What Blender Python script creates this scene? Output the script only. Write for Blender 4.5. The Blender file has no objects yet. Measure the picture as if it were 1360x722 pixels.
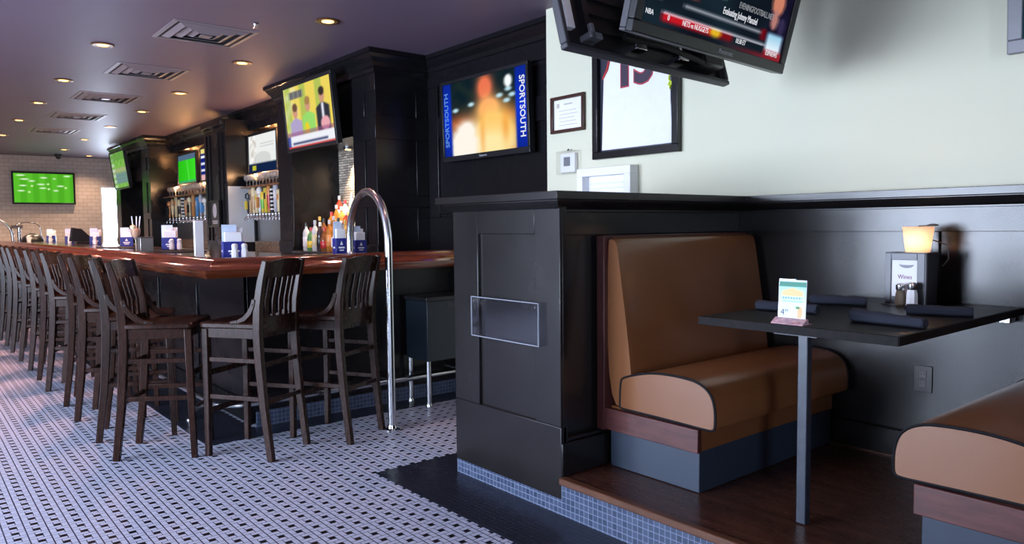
import bpy, bmesh, math, random
from mathutils import Vector, Matrix
random.seed(7)
sc = bpy.context.scene
COL = sc.collection
PI = math.pi
R = math.radians

# ------------------------------------------------------------------ materials
def s2l(c):
    return tuple((x / 12.92 if x <= .04045 else ((x + .055) / 1.055) ** 2.4) for x in c[:3])

class NT:
    def __init__(s, name):
        s.mat = bpy.data.materials.new(name); s.mat.use_nodes = True
        s.t = s.mat.node_tree; s.t.nodes.clear()
        s.out = s.t.nodes.new('ShaderNodeOutputMaterial')
    def n(s, kind, **kw):
        x = s.t.nodes.new(kind)
        for k, v in kw.items(): setattr(x, k, v)
        return x
    def link(s, a, b): s.t.links.new(a, b)
    def val(s, inp, v):
        if hasattr(v, 'links') or isinstance(v, bpy.types.NodeSocket): s.link(v, inp)
        else: inp.default_value = v
    def math(s, op, a, b=0.0, c=0.0):
        m = s.n('ShaderNodeMath', operation=op)
        s.val(m.inputs[0], a); s.val(m.inputs[1], b); s.val(m.inputs[2], c)
        return m.outputs[0]
    def mix(s, f, a, b):
        m = s.n('ShaderNodeMix', data_type='RGBA')
        s.val(m.inputs[0], f); s.val(m.inputs[6], a if not isinstance(a, tuple) else (*a, 1)); s.val(m.inputs[7], b if not isinstance(b, tuple) else (*b, 1))
        return m.outputs[2]
    def pos(s, obj=False):
        if obj: return s.n('ShaderNodeTexCoord').outputs['Object']
        return s.n('ShaderNodeNewGeometry').outputs['Position']
    def noise(s, vec, scale, detail=3, stretch=None):
        if stretch:
            mp = s.n('ShaderNodeMapping'); s.link(vec, mp.inputs[0]); mp.inputs['Scale'].default_value = stretch; vec = mp.outputs[0]
        z = s.n('ShaderNodeTexNoise'); s.link(vec, z.inputs['Vector']); z.inputs['Scale'].default_value = scale; z.inputs['Detail'].default_value = detail
        return z.outputs['Fac']
    def ramp(s, f, a, b):
        m = s.n('ShaderNodeMapRange'); s.val(m.inputs[0], f); m.inputs[1].default_value = a; m.inputs[2].default_value = b
        return m.outputs[0]
    def bsdf(s, color, rough=.5, metal=0., spec=.5, trans=0., bump=None, bumpd=.002, coat=0., ior=1.5, alpha=1.):
        p = s.n('ShaderNodeBsdfPrincipled')
        s.val(p.inputs['Base Color'], (*color, 1) if isinstance(color, tuple) else color)
        s.val(p.inputs['Roughness'], rough); s.val(p.inputs['Metallic'], metal)
        p.inputs['Specular IOR Level'].default_value = spec; p.inputs['Transmission Weight'].default_value = trans
        p.inputs['Coat Weight'].default_value = coat; p.inputs['IOR'].default_value = ior; p.inputs['Coat Roughness'].default_value = .08
        if bump is not None:
            b = s.n('ShaderNodeBump'); b.inputs['Distance'].default_value = bumpd; b.inputs['Strength'].default_value = .6
            s.link(bump, b.inputs['Height']); s.link(b.outputs[0], p.inputs['Normal'])
        s.link(p.outputs[0], s.out.inputs[0]); return p

CACHE = {}
def paint(name, c, rough=.4, var=.12, scale=6, spec=.5, metal=0., coat=0., rvar=.1):
    """plain painted / plastic / metal surface with slight procedural unevenness"""
    if name in CACHE: return CACHE[name]
    t = NT(name); f = t.noise(t.pos(True), scale, 4)
    col = t.mix(f, tuple(x * (1 - var) for x in c), tuple(min(1, x * (1 + var)) for x in c))
    r = t.math('ADD', t.math('MULTIPLY', f, rvar), rough - rvar / 2)
    t.bsdf(col, r, metal, spec, coat=coat); CACHE[name] = t.mat; return t.mat

def wood(name, a, b, rough=.3, stretch=(1, 8, 8), scale=4, coat=0., spec=.5):
    if name in CACHE: return CACHE[name]
    t = NT(name); p = t.pos(True)
    f = t.noise(p, scale, 6, stretch); g = t.noise(p, scale * 6, 3, stretch)
    h = t.ramp(t.math('ADD', t.math('MULTIPLY', f, .7), t.math('MULTIPLY', g, .3)), .35, .65)
    t.bsdf(t.mix(h, a, b), t.math('ADD', t.math('MULTIPLY', g, .15), rough - .07), spec=spec, coat=coat, bump=h, bumpd=.00015)
    CACHE[name] = t.mat; return t.mat

def emis(name, c, strength):
    if name in CACHE: return CACHE[name]
    t = NT(name); e = t.n('ShaderNodeEmission'); e.inputs[0].default_value = (*c, 1); e.inputs[1].default_value = strength
    t.link(e.outputs[0], t.out.inputs[0]); CACHE[name] = t.mat; return t.mat

def glass(name, c=(1, 1, 1), rough=.02, thin=.75):
    """clear pane: part straight-through, part mirror"""
    if name in CACHE: return CACHE[name]
    t = NT(name); tr = t.n('ShaderNodeBsdfTransparent'); tr.inputs[0].default_value = (*c, 1)
    gl = t.n('ShaderNodeBsdfGlossy'); gl.inputs['Roughness'].default_value = rough
    lw = t.n('ShaderNodeLayerWeight'); lw.inputs[0].default_value = .5
    m = t.n('ShaderNodeMixShader'); t.link(t.math('ADD', t.math('MULTIPLY', t.math('POWER', lw.outputs['Facing'], 4.0), .5), .05), m.inputs[0])
    t.link(tr.outputs[0], m.inputs[1]); t.link(gl.outputs[0], m.inputs[2]); t.link(m.outputs[0], t.out.inputs[0])
    CACHE[name] = t.mat; return t.mat

def floor_mat():
    t = NT('basketweave_tile'); p = t.pos(); sp = t.n('ShaderNodeSeparateXYZ'); t.link(p, sp.inputs[0])
    def cell(s, off): return t.math('MULTIPLY', t.math('FRACT', t.math('DIVIDE', t.math('ADD', s, off), .0752)), 3.0)
    u, v = cell(sp.outputs[0], 10 * .0752 + .0106), cell(sp.outputs[1], 10 * .0752 + .0106)
    g = .062
    def near(s, k):
        return t.math('LESS_THAN', t.math('ABSOLUTE', t.math('SUBTRACT', s, k)), g)
    lt = lambda s, k: t.math('LESS_THAN', s, k)
    gt = lambda s, k: t.math('GREATER_THAN', s, k)
    AND = lambda a, b: t.math('MULTIPLY', a, b)
    OR = lambda a, b: t.math('MAXIMUM', a, b)
    gx = OR(lt(u, g * 1.5), gt(u, 3 - g * 1.5)); gy = OR(lt(v, g), gt(v, 3 - g))
    lines = OR(gx, gy)
    for ln in (AND(near(u, 2), lt(v, 2)), AND(near(v, 2), gt(u, 1)), AND(near(u, 1), gt(v, 1)), AND(near(v, 1), lt(u, 2))):
        lines = OR(lines, ln)
    dot = AND(AND(gt(u, 1), lt(u, 2)), AND(gt(v, 1), lt(v, 2)))
    wv = t.noise(p, 30, 2); big = t.noise(p, 1.3, 4)
    white = t.mix(wv, (.49, .53, .67), (.61, .65, .79)); white = t.mix(t.math('MULTIPLY', big, .2), white, (.34, .33, .38))
    c = t.mix(lines, white, (.02, .02, .045)); c = t.mix(dot, c, (.006, .006, .01))
    h = t.math('SUBTRACT', 1.0, lines)
    t.bsdf(c, t.math('ADD', t.math('MULTIPLY', big, .2), .25), spec=.22, bump=h, bumpd=.0008)
    return t.mat

def grid_tile(name, size, a, b, grout, gw, rough, axes, spec=.5, brick=None, bumpd=.001):
    """square or running-bond tiles drawn on two of the world axes"""
    t = NT(name); p = t.pos(); sp = t.n('ShaderNodeSeparateXYZ'); t.link(p, sp.inputs[0])
    su, sv = (size, size) if brick is None else brick
    vrow = t.math('DIVIDE', t.math('ADD', sp.outputs[axes[1]], 20.), sv)
    uu = t.math('DIVIDE', t.math('ADD', sp.outputs[axes[0]], 20.), su)
    row = t.math('FLOOR', vrow)
    if brick is not None: uu = t.math('ADD', uu, t.math('MULTIPLY', t.math('FRACT', t.math('MULTIPLY', row, .5)), 1.0))
    fu, fv = t.math('FRACT', uu), t.math('FRACT', vrow)
    lines = t.math('MAXIMUM', t.math('LESS_THAN', fu, gw / su), t.math('LESS_THAN', fv, gw / sv))
    wn = t.n('ShaderNodeTexWhiteNoise'); cb = t.n('ShaderNodeCombineXYZ'); t.link(t.math('FLOOR', uu), cb.inputs[0]); t.link(row, cb.inputs[1]); t.link(cb.outputs[0], wn.inputs[0])
    c = t.mix(lines, t.mix(wn.outputs['Value'], a, b), grout)
    t.bsdf(c, t.math('ADD', t.math('MULTIPLY', lines, .4), rough), spec=spec, bump=t.math('SUBTRACT', 1., lines), bumpd=bumpd)
    return t.mat

BLACK = paint('black_satin_paint', (.011, .0095, .010), .25, .3, 3, spec=.5, rvar=.14)
BLACKB = paint('black_panel_paint', (.0065, .006, .0075), .27, .15, 2, spec=.36, rvar=.05)
STOOL = wood('dark_stained_wood', (.014, .0058, .004), (.034, .013, .008), .26, (9, 9, 1), 5, spec=.2)
RAIL = wood('varnished_mahogany', (.060, .014, .005), (.19, .043, .015), .13, (.7, .7, 12), 5, coat=.6)
RAILY = RAIL
BOOTHW = wood('red_brown_laminate', (.050, .013, .013), (.105, .030, .026), .38, (8, 1, 8), 5)
BOOTHV = wood('red_brown_laminate_upright', (.050, .013, .013), (.105, .030, .026), .38, (8, 8, 1), 5)
PLAT = wood('dark_plank_floor', (.045, .017, .011), (.10, .038, .024), .28, (7, 1, 1), 4)
NOSE = wood('oak_nosing', (.075, .028, .014), (.135, .055, .03), .35, (8, 1, 8), 5)
KICK = paint('blue_grey_kick_vinyl', (.027, .040, .066), .5, .15, 10)
STEEL = paint('brushed_steel', (.62, .63, .65), .24, .06, 20, metal=1., rvar=.1)
CHROME = paint('chrome', (.75, .75, .77), .12, .04, 20, metal=1., rvar=.05)
SPLASH = paint('stainless_splash', (.36, .35, .34), .33, .1, 3, metal=.85)
PLASTIC = paint('black_plastic', (.012, .012, .014), .32, .1, 10)
GREYP = paint('dark_grey_plastic', (.045, .043, .052), .45, .1, 10)
SILVERP = paint('grey_bezel', (.16, .16, .18), .35, .08, 10)
CEIL = paint('mauve_ceiling_paint', (.135, .100, .145), .5, .07, .8, spec=.35)
SAGE = paint('sage_wall_paint', (.66, .655, .505), .6, .03, 1.2)
OFFW = paint('off_white_paint', (.55, .54, .52), .6, .04, 1.2)
WHITE = paint('white_plastic', (.80, .81, .83), .4, .03, 8)
PAPER = paint('white_paper', (.82, .82, .84), .6, .03, 12)
NAVY = paint('navy_napkin_cloth', (.013, .017, .032), .85, .3, 60)
BLUE = paint('royal_blue_print', (.012, .018, .22), .35, .1, 12)
LBLUE = paint('light_blue_print', (.25, .42, .70), .4, .2, 12)
TABLE = paint('black_laminate', (.008, .007, .008), .36, .3, 10, spec=.10, rvar=.12)
TEDGE = paint('worn_table_edge', (.010, .008, .009), .45, .9, 40, spec=.07)
LEGM = paint('dark_blue_steel', (.022, .030, .048), .3, .5, 30, spec=.5)
RUBBER = paint('rubber_black', (.01, .01, .01), .6, .1, 20)
COOLER = paint('dark_teal_enamel', (.012, .020, .030), .3, .15, 5)
GRANITE_T = NT('speckled_granite')
_f = GRANITE_T.noise(GRANITE_T.pos(), 120, 5); _g = GRANITE_T.ramp(_f, .42, .6)
GRANITE_T.bsdf(GRANITE_T.mix(_g, (.05, .035, .025), (.36, .28, .19)), .25); GRANITE = GRANITE_T.mat
BARTOP = paint('dark_polished_counter', (.045, .04, .045), .14, .3, 30, spec=.6)
WIRE = paint('wire_black', (.015, .012, .012), .35)
CARDW = PAPER
GOLD = paint('gold_paint', (.55, .33, .06), .35, .1, 10)

def leather():
    t = NT('caramel_vinyl'); p = t.pos(True); f = t.noise(p, 2.2, 3); g = t.noise(p, 350, 2)
    t.bsdf(t.mix(f, (.185, .068, .024), (.235, .092, .035)), .28, spec=.5, coat=.15, bump=g, bumpd=.0004); return t.mat
LEATHER = leather()
PIPING = paint('dark_piping', (.008, .007, .009), .6, spec=.2)
FLOORM = floor_mat()
BLKTILE = grid_tile('black_mosaic_floor', .026, (.005, .0065, .016), (.009, .011, .025), (.012, .014, .028), .002, .28, (0, 1))
MOSX = grid_tile('slate_mosaic_face', .0265, (.034, .050, .095), (.066, .088, .15), (.19, .23, .34), .0028, .3, (1, 2))
MOSY = grid_tile('slate_mosaic_return', .0265, (.034, .050, .095), (.066, .088, .15), (.19, .23, .34), .0028, .3, (0, 2))
BRICK = grid_tile('glazed_brick_tile', .2, (.54, .46, .385), (.62, .53, .455), (.34, .28, .235), .007, .22, (0, 2), brick=(.155, .076))
STONE = grid_tile('stone_strip_mosaic', .1, (.26, .21, .16), (.62, .54, .44), (.05, .04, .03), .006, .45, (1, 2), brick=(.09, .026))

# ------------------------------------------------------------------ mesh helpers
OFF = {}
class MB:
    def __init__(s): s.v = []; s.f = []
    def add(s, vs, fs):
        k = len(s.v); s.v += [Vector(x) for x in vs]; s.f += [tuple(i + k for i in f) for f in fs]; return s
    def box(s, x0, x1, y0, y1, z0, z1):
        return s.add([(x, y, z) for x in (x0, x1) for y in (y0, y1) for z in (z0, z1)],
                     [(0, 1, 3, 2), (4, 6, 7, 5), (0, 4, 5, 1), (2, 3, 7, 6), (0, 2, 6, 4), (1, 5, 7, 3)])
    def fbox(s, F, a0, a1, b0, b1, c0, c1):
        """box in frame F = (origin, ex, ey, ez)"""
        O, X, Y, Z = F
        return s.add([O + X * a + Y * b + Z * c for a in (a0, a1) for b in (b0, b1) for c in (c0, c1)],
                     [(0, 1, 3, 2), (4, 6, 7, 5), (0, 4, 5, 1), (2, 3, 7, 6), (0, 2, 6, 4), (1, 5, 7, 3)])
    def prism(s, poly, axis, a, b):
        def P(p, t): return {'x': (t, p[0], p[1]), 'y': (p[0], t, p[1]), 'z': (p[0], p[1], t)}[axis]
        n = len(poly)
        return s.add([P(p, a) for p in poly] + [P(p, b) for p in poly],
                     [tuple(range(n - 1, -1, -1)), tuple(range(n, 2 * n))] + [(i, (i + 1) % n, n + (i + 1) % n, n + i) for i in range(n)])
    def loft(s, rings, cap=True, closed=False):
        n = len(rings[0]); k = len(rings); vs = [p for r in rings for p in r]; fs = []
        for j in range(k - (0 if closed else 1)):
            for i in range(n):
                j2 = (j + 1) % k; fs.append((j * n + i, j * n + (i + 1) % n, j2 * n + (i + 1) % n, j2 * n + i))
        if cap and not closed: fs += [tuple(range(n - 1, -1, -1)), tuple(range((k - 1) * n, k * n))]
        return s.add(vs, fs)
    def tube(s, pts, r, n=10, closed=False):
        pts = [Vector(p) for p in pts]; rings = []; up = None
        for i, p in enumerate(pts):
            a = pts[i - 1] if i > 0 or closed else p; b = pts[(i + 1) % len(pts)] if i < len(pts) - 1 or closed else p
            d = (b - a).normalized()
            if up is None: up = Vector((0, 0, 1)) if abs(d.z) < .9 else Vector((1, 0, 0))
            u = d.cross(up).normalized(); w = u.cross(d).normalized(); up = w
            rr = r[i] if isinstance(r, (list, tuple)) else r
            rings.append([p + (u * math.cos(t) + w * math.sin(t)) * rr for t in [2 * PI * k / n for k in range(n)]])
        return s.loft(rings, True, closed)
    def bar(s, pts, dims, side=Vector((0, 1, 0))):
        """rectangular bar along pts; dims (across side, across the other) or a list of them"""
        pts = [Vector(p) for p in pts]; rings = []
        for i, p in enumerate(pts):
            a = pts[max(i - 1, 0)]; b = pts[min(i + 1, len(pts) - 1)]; d = (b - a).normalized()
            w = side.cross(d).normalized(); u = d.cross(w).normalized()
            h, k = dims[i] if isinstance(dims, list) else dims
            rings.append([p + u * (h / 2) * q + w * (k / 2) * e for q, e in ((-1, -1), (1, -1), (1, 1), (-1, 1))])
        return s.loft(rings)
    def lathe(s, c, prof, n=16):
        c = Vector(c); rings = [[c + Vector((math.cos(2 * PI * k / n) * r, math.sin(2 * PI * k / n) * r, z)) for k in range(n)] for r, z in prof]
        return s.loft(rings)
    def ring(s, F, w, h, t, d0, d1):
        """rectangular frame in frame F: outer w x h, bar t, from depth d0 to d1 along ez"""
        s.fbox(F, 0, w, 0, t, d0, d1); s.fbox(F, 0, w, h - t, h, d0, d1)
        s.fbox(F, 0, t, t, h - t, d0, d1); s.fbox(F, w - t, w, t, h - t, d0, d1); return s
    def build(s, name, mat, parent=None, bevel=0., smooth=None, subsurf=0, kind=None):
        me = bpy.data.meshes.new(name)
        if parent is not None: off = OFF[parent.name]
        else:
            xs = [v.x for v in s.v]; ys = [v.y for v in s.v]; off = Vector(((min(xs) + max(xs)) / 2, (min(ys) + max(ys)) / 2, min(v.z for v in s.v)))
        me.from_pydata([v - off for v in s.v], [], s.f)
        bm = bmesh.new(); bm.from_mesh(me); bmesh.ops.recalc_face_normals(bm, faces=bm.faces); bm.to_mesh(me); bm.free()
        if smooth is not None or bevel or subsurf:
            me.polygons.foreach_set('use_smooth', [True] * len(me.polygons)); me.set_sharp_from_angle(angle=R(smooth if smooth is not None else 35))
        me.materials.append(mat); me.update()
        o = bpy.data.objects.new(name, me); COL.objects.link(o)
        if parent is not None: o.parent = parent; OFF[o.name] = off
        else: o.location = off; OFF[o.name] = off
        if bevel:
            b = o.modifiers.new('bevel', 'BEVEL'); b.width = bevel; b.segments = 2; b.limit_method = 'ANGLE'; b.angle_limit = R(40); b.harden_normals = False
        if subsurf:
            b = o.modifiers.new('sub', 'SUBSURF'); b.levels = subsurf; b.render_levels = subsurf
        if kind: o['kind'] = kind
        return o

LABELS = set()
def tag(o, label, cat, group=None):
    o['label'] = label; o['category'] = cat
    if group: o['group'] = group
    return o
def thing(name, label, cat, loc, group=None, rotz=0):
    o = bpy.data.objects.new(name, None); COL.objects.link(o); o.location = loc; o.rotation_euler = (0, 0, rotz)
    o.empty_display_size = .05
    OFF[o.name] = Vector(loc); return tag(o, label, cat, group)
def local(o): OFF[o.name] = Vector((0, 0, 0)); return o   # parts given in the thing's own frame
KIDS = {}
def kids(o): return [c for c in bpy.data.objects if c.parent is o]
def copy_tree(o, parent=None, loc=None, rotz=None, label=None, group=None):
    c = o.copy(); COL.objects.link(c)
    if parent is not None: c.parent = parent
    if loc is not None: c.location = loc
    if rotz is not None: c.rotation_euler = (0, 0, rotz)
    if label: c['label'] = label
    if group: c['group'] = group
    for k in o.children: copy_tree(k, c)
    return c
def struct(name, mb, mat, **kw): return mb.build(name, mat, kind='structure', **kw)

def text_mb(body, F, size, align='CENTER', extrude=.0008, sx=1.0, bold=0.0):
    """lettering as a mesh lying in frame F (origin, right, up, normal)"""
    cu = bpy.data.curves.new('t', 'FONT'); cu.body = body; cu.size = size; cu.align_x = align; cu.align_y = 'CENTER'; cu.extrude = extrude; cu.offset = bold; cu.resolution_u = 3
    ob = bpy.data.objects.new('t', cu); COL.objects.link(ob)
    dg = bpy.context.evaluated_depsgraph_get(); me = bpy.data.meshes.new_from_object(ob.evaluated_get(dg))
    mb = MB(); O, X, Y, Z = F
    mb.add([O + X * v.co.x * sx + Y * v.co.y + Z * v.co.z for v in me.vertices], [tuple(p.vertices) for p in me.polygons])
    bpy.data.objects.remove(ob); bpy.data.curves.remove(cu); bpy.data.meshes.remove(me); return mb

def picture(name, F, w, h, nx, ny, fn, strength, parent, lit=True, soft=.008):
    """flat screen or print whose colours come from fn(u, v) -> sRGB"""
    O, X, Y, Z = F; off = OFF[parent.name]
    me = bpy.data.meshes.new(name)
    me.from_pydata([O + X * (w * i / nx) + Y * (h * j / ny) - off for j in range(ny + 1) for i in range(nx + 1)], [],
                   [(j * (nx + 1) + i, j * (nx + 1) + i + 1, (j + 1) * (nx + 1) + i + 1, (j + 1) * (nx + 1) + i) for j in range(ny) for i in range(nx)])
    ca = me.color_attributes.new('shown', 'FLOAT_COLOR', 'POINT')
    buf = []
    for j in range(ny + 1):
        for i in range(nx + 1):
            ss = [fn(min(1, max(0, i / nx + a)), min(1, max(0, j / ny + b))) for a, b in ((0, 0), (soft, soft), (-soft, soft), (soft, -soft), (-soft, -soft), (1.6 * soft, 0), (-1.6 * soft, 0))]
            c = s2l([min(1, max(0, sum(q[z] for q in ss) / len(ss))) for z in range(3)]); buf += [*c, 1.]
    ca.data.foreach_set('color', buf)
    key = 'screen_%s_%s' % (lit, strength)
    if key not in CACHE:
        t = NT(key); a = t.n('ShaderNodeVertexColor'); a.layer_name = 'shown'
        if lit:
            e = t.n('ShaderNodeEmission'); t.link(a.outputs[0], e.inputs[0]); e.inputs[1].default_value = strength; t.link(e.outputs[0], t.out.inputs[0])
        else: t.bsdf(a.outputs[0], .5)
        CACHE[key] = t.mat
    me.materials.append(CACHE[key]); o = bpy.data.objects.new(name, me); COL.objects.link(o); o.parent = parent; OFF[o.name] = off; return o

V = Vector
def frame(O, ex, ez):
    ex = V(ex).normalized(); ez = V(ez).normalized(); return (V(O), ex, ez, ex.cross(ez).normalized())

# ------------------------------------------------------------------ camera
cam = bpy.data.cameras.new('camera'); co = bpy.data.objects.new('camera', cam); COL.objects.link(co)
cam.sensor_width = 36; cam.lens = 990.14 / 1360 * 36; cam.clip_start = .05; cam.clip_end = 100
rt = V((.77010334, -.63783137, -.01058286)); dn = V((-.04765161, -.04097434, -.99802326)); fw = V((.63613691, .76908533, -.06194817))
m3 = Matrix((rt, -dn, -fw)).transposed(); co.matrix_world = Matrix.Translation((0, 0, 1.25)) @ m3.to_4x4()
sc.camera = co

# ------------------------------------------------------------------ room shell
H = 2.73
XL, YB, YF = -3.4, -3.2, 17.45
struct('floor', MB().box(XL, 3.9, YB, YF, -.06, 0), FLOORM)
struct('ceiling', MB().box(XL, 3.9, YB, YF, H, H + .06), CEIL)
struct('wall_far', MB().box(XL, 3.34, YF, YF + .1, 0, H).box(3.34, 3.72, YF, YF + .1, 2.16, H), BRICK)
# street side with three shop windows, and the front end with two
def wall_with_holes(axis, c0, c1, a0, a1, holes):
    mb = MB(); e = a0
    def bx(p, q, z0, z1):
        if axis == 'x': mb.box(c0, c1, p, q, z0, z1)
        else: mb.box(p, q, c0, c1, z0, z1)
    for (h0, h1, z0, z1) in holes:
        bx(e, h0, 0, H); bx(h0, h1, 0, z0); bx(h0, h1, z1, H); e = h1
    bx(e, a1, 0, H); return mb
LH = [(2.4, 4.4, .35, 2.25), (4.6, 6.6, .35, 2.25)]
BH = [(-2.9, -1.9, .35, 2.3)]
struct('wall_left', wall_with_holes('x', XL - .1, XL, YB, YF, LH), OFFW)
struct('wall_front', wall_with_holes('y', YB - .1, YB, XL, 3.9, BH), OFFW)
k = 0
for (a0, a1, z0, z1) in LH:
    k += 1; F = frame((XL - .05, a0, z0), (0, 1, 0), (0, 0, 1))
    mb = MB().ring(F, a1 - a0, z1 - z0, .05, -.03, .05); mb.fbox(F, (a1 - a0) / 2 - .02, (a1 - a0) / 2 + .02, .05, z1 - z0 - .05, -.02, .03)
    struct('window_%d' % k, mb, BLACK)
for (a0, a1, z0, z1) in BH:
    k += 1; F = frame((a0, YB - .05, z0), (1, 0, 0), (0, 0, 1))
    mb = MB().ring(F, a1 - a0, z1 - z0, .05, -.03, .05); mb.fbox(F, (a1 - a0) / 2 - .02, (a1 - a0) / 2 + .02, .05, z1 - z0 - .05, -.02, .03)
    struct('window_%d' % k, mb, BLACK)
struct('wall_right', MB().box(3.53, 3.66, YB, 3.87, 0, H), SAGE)
struct('wall_bar', MB().box(3.72, 3.85, 3.87, YF, 0, H).box(3.66, 3.85, YB, 3.87, 0, H), BLACKB)
# glazed door beside the far brick wall
d = struct('door_1', MB().ring(frame((3.34, YF + .03, 0), (1, 0, 0), (0, 0, 1)), .38, 2.16, .035, -.04, .04), OFFW)
MB().box(3.375, 3.685, YF + .02, YF + .03, .035, 2.125).build('door_glass', glass('door_pane'), d)
# black tile borders let into the floor
struct('floor_border', MB().box(1.83, 2.157, YB, 3.32, 0, .003).box(2.157, 2.2, 3.05, 3.32, 0, .003).box(2.2, 3.53, 3.07, 3.32, 0, .003), BLKTILE)
struct('floor_border', MB().box(1.335, 1.67, 4.385, 16.2, 0, .003).box(1.67, 3.72, 4.385, 4.6, 0, .003), BLKTILE)

# seating platform with tiled riser and wooden nosing
struct('floor_platform', MB().box(2.17, 3.53, YB, 2.31, .12, .17), PLAT)
struct('trim_nosing', MB().box(2.137, 2.176, YB, 2.286, .143, .1735), NOSE, bevel=.005)
struct('baseboard_riser', MB().box(2.157, 2.17, YB, 2.29, 0, .143), MOSX)

# half wall between booth and bar
mb = MB()
mb.box(2.172, 3.53, 2.33, 3.06, .073, 1.34)                          # core
mb.box(2.157, 2.19, 2.29, 3.066, .073, .385)                         # end face: bottom board
mb.box(2.157, 2.172, 2.29, 2.452, .385, 1.34).box(2.157, 2.172, 2.866, 3.066, .385, 1.34).box(2.157, 2.172, 2.452, 2.866, 1.212, 1.34)
mb.box(2.172, 2.20, 2.29, 2.33, .17, 1.34)
mb.box(2.20, 3.53, 2.315, 2.33, 1.205, 1.34)                         # side top rail
struct('wall_partition', mb, BLACK, bevel=.003)
struct('baseboard_partition', MB().box(2.16, 2.44, 2.283, 2.33, .172, .315).box(2.16, 2.44, 2.296, 2.33, .315, .332), BLACK, bevel=.004)
struct('trim_partition_tile', MB().box(2.157, 2.166, 2.29, 3.06, 0, .073), MOSX)
CAPP = [(0, 1.305), (.012, 1.305), (.012, 1.318), (.02, 1.322), (.05, 1.352), (.05, 1.358), (.075, 1.358), (.075, 1.392), (0, 1.392)]
def sweep(path, prof, left=True):
    """profile (d outwards, z) carried along a plan path with mitred corners"""
    P = [V((x, y)) for x, y in path]; rings = []
    for i, p in enumerate(P):
        ns = []
        for a, b in ((i - 1, i), (i, i + 1)):
            if a < 0 or b >= len(P): continue
            t = (P[b] - P[a]).normalized(); ns.append(V((-t.y, t.x)) if left else V((t.y, -t.x)))
        n = ns[0] if len(ns) == 1 else (ns[0] + ns[1]) / (1 + ns[0].dot(ns[1]))
        rings.append([V((p.x + n.x * q, p.y + n.y * q, z)) for q, z in prof])
    return MB().loft(rings)
mb = sweep([(3.53, YB), (3.53, 2.315), (2.172, 2.315), (2.172, 3.06), (3.53, 3.06)], CAPP)
mb.box(2.172, 3.53, 2.315, 3.06, 1.345, 1.391)
struct('trim_ledge', mb, BLACK, bevel=.002)
# wainscot on the right-hand wall
mb = MB(); mb.box(3.522, 3.53, YB, 2.315, .17, 1.31)
mb.box(3.508, 3.522, YB, 2.315, 1.205, 1.31)
mb.box(3.508, 3.522, 1.318, 1.345, .96, 1.205)  # stile stops short: the caddy's shadow is built into its length
mb.box(3.508, 3.522, 2.25, 2.315, .3, 1.205)
struct('wall_wainscot', mb, BLACK, bevel=.002)
struct('baseboard_wainscot', MB().box(3.50, 3.522, YB, 2.26, .17, .298), BLACK, bevel=.004)
struct('trim_wainscot_bead', MB().box(3.492, 3.50, YB, 2.2, .17, .178), NOSE)

# dark panelling round the large screen on the bar wall
mb = MB()
def frame_panels(mb, x0, x1, ys, zs, stile=.07):
    pass
mb.box(3.70, 3.72, 3.87, 5.62, .9, 1.33).box(3.70, 3.72, 3.87, 5.62, 2.46, H)
mb.box(3.70, 3.72, 5.47, 5.62, 1.33, 2.46).box(3.70, 3.72, 3.87, 4.02, 1.33, 2.46)
mb.box(3.70, 3.72, 4.02, 5.47, 1.44, 1.36).box(3.70, 3.72, 4.02, 5.47, 2.02, 2.20)
struct('wall_bar_panelling', mb, BLACKB, bevel=.004)
CORN = [(0, 2.55), (.014, 2.55), (.014, 2.585), (.03, 2.60), (.04, 2.63), (.07, 2.665), (.085, 2.69), (.1, 2.695), (.1, H), (0, H)]
struct('trim_cornice', sweep([(3.72, 3.87), (3.72, 5.62), (3.17, 5.62), (3.17, 7.70), (3.5, 7.70), (3.5, 12.85), (3.17, 12.85), (3.17, 15.2), (3.72, 15.2)], CORN), BLACKB)

# ------------------------------------------------------------------ back-bar cabinets
def recess_post(mb, x0, x1, y0, y1, zs, m=.07, d=.012):
    """square post whose street-side corner carries recessed panels that wrap both faces"""
    mb.box(x0 + d, x1, y0 + d, y1, 0, 2.6)
    zz = [0] + [z for p in zs for z in p] + [2.6]
    for i in range(0, len(zz), 2): mb.box(x0, x1, y0, y1, zz[i], zz[i + 1])
    for a, b in zs:
        mb.box(x0, x0 + d, y0 + .19, y1, a, b)
        mb.box(x1 - .14, x1, y0, y0 + d, a, b)
ZS = [(.2, .98), (1.10, 1.42), (1.52, 2.0), (2.2, 2.4)]
def pavilion(label, y0, y1, post, tail, mirror_last):
    t = thing('back_bar_cabinet', label, 'cabinet', (3.4, (y0 + y1) / 2, 0), 'back bar cabinets')
    mb = MB(); recess_post(mb, 3.17, 3.715, y0, y0 + post, ZS); mb.build('column', BLACKB, t, bevel=.003)
    mb = MB().box(3.17, 3.715, y1 - tail, y1, 0, 2.6); mb.box(3.155, 3.17, y1 - tail + .05, y1 - .05, .2, 1.0).box(3.155, 3.17, y1 - tail - .01, y1 - .004, 1.0, 1.12); mb.build('post', BLACKB, t, bevel=.003)
    MB().box(3.2, 3.715, y0 + post, y1 - tail, 2.06, 2.6).build('header', BLACKB, t)
    MB().box(3.19, 3.715, y0 + post, y1 - tail, .1, .99).build('base', BLACKB, t)
    MB().box(3.15, 3.715, y0 + post - .02, y1 - tail + .02, .99, 1.02).build('counter', BARTOP, t, bevel=.004)
    MB().box(3.69, 3.71, y0 + post, y1 - tail, 1.02, 2.06).build('mosaic_back', STONE, t)
    return t
p1 = pavilion('near black back-bar cabinet with bottle niche under the tilted news screen', 5.62, 7.70, .40, .36, False)
p3 = pavilion('far black back-bar cabinet under the tilted stadium screen by far door', 12.85, 15.2, .45, .36, False)
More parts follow.
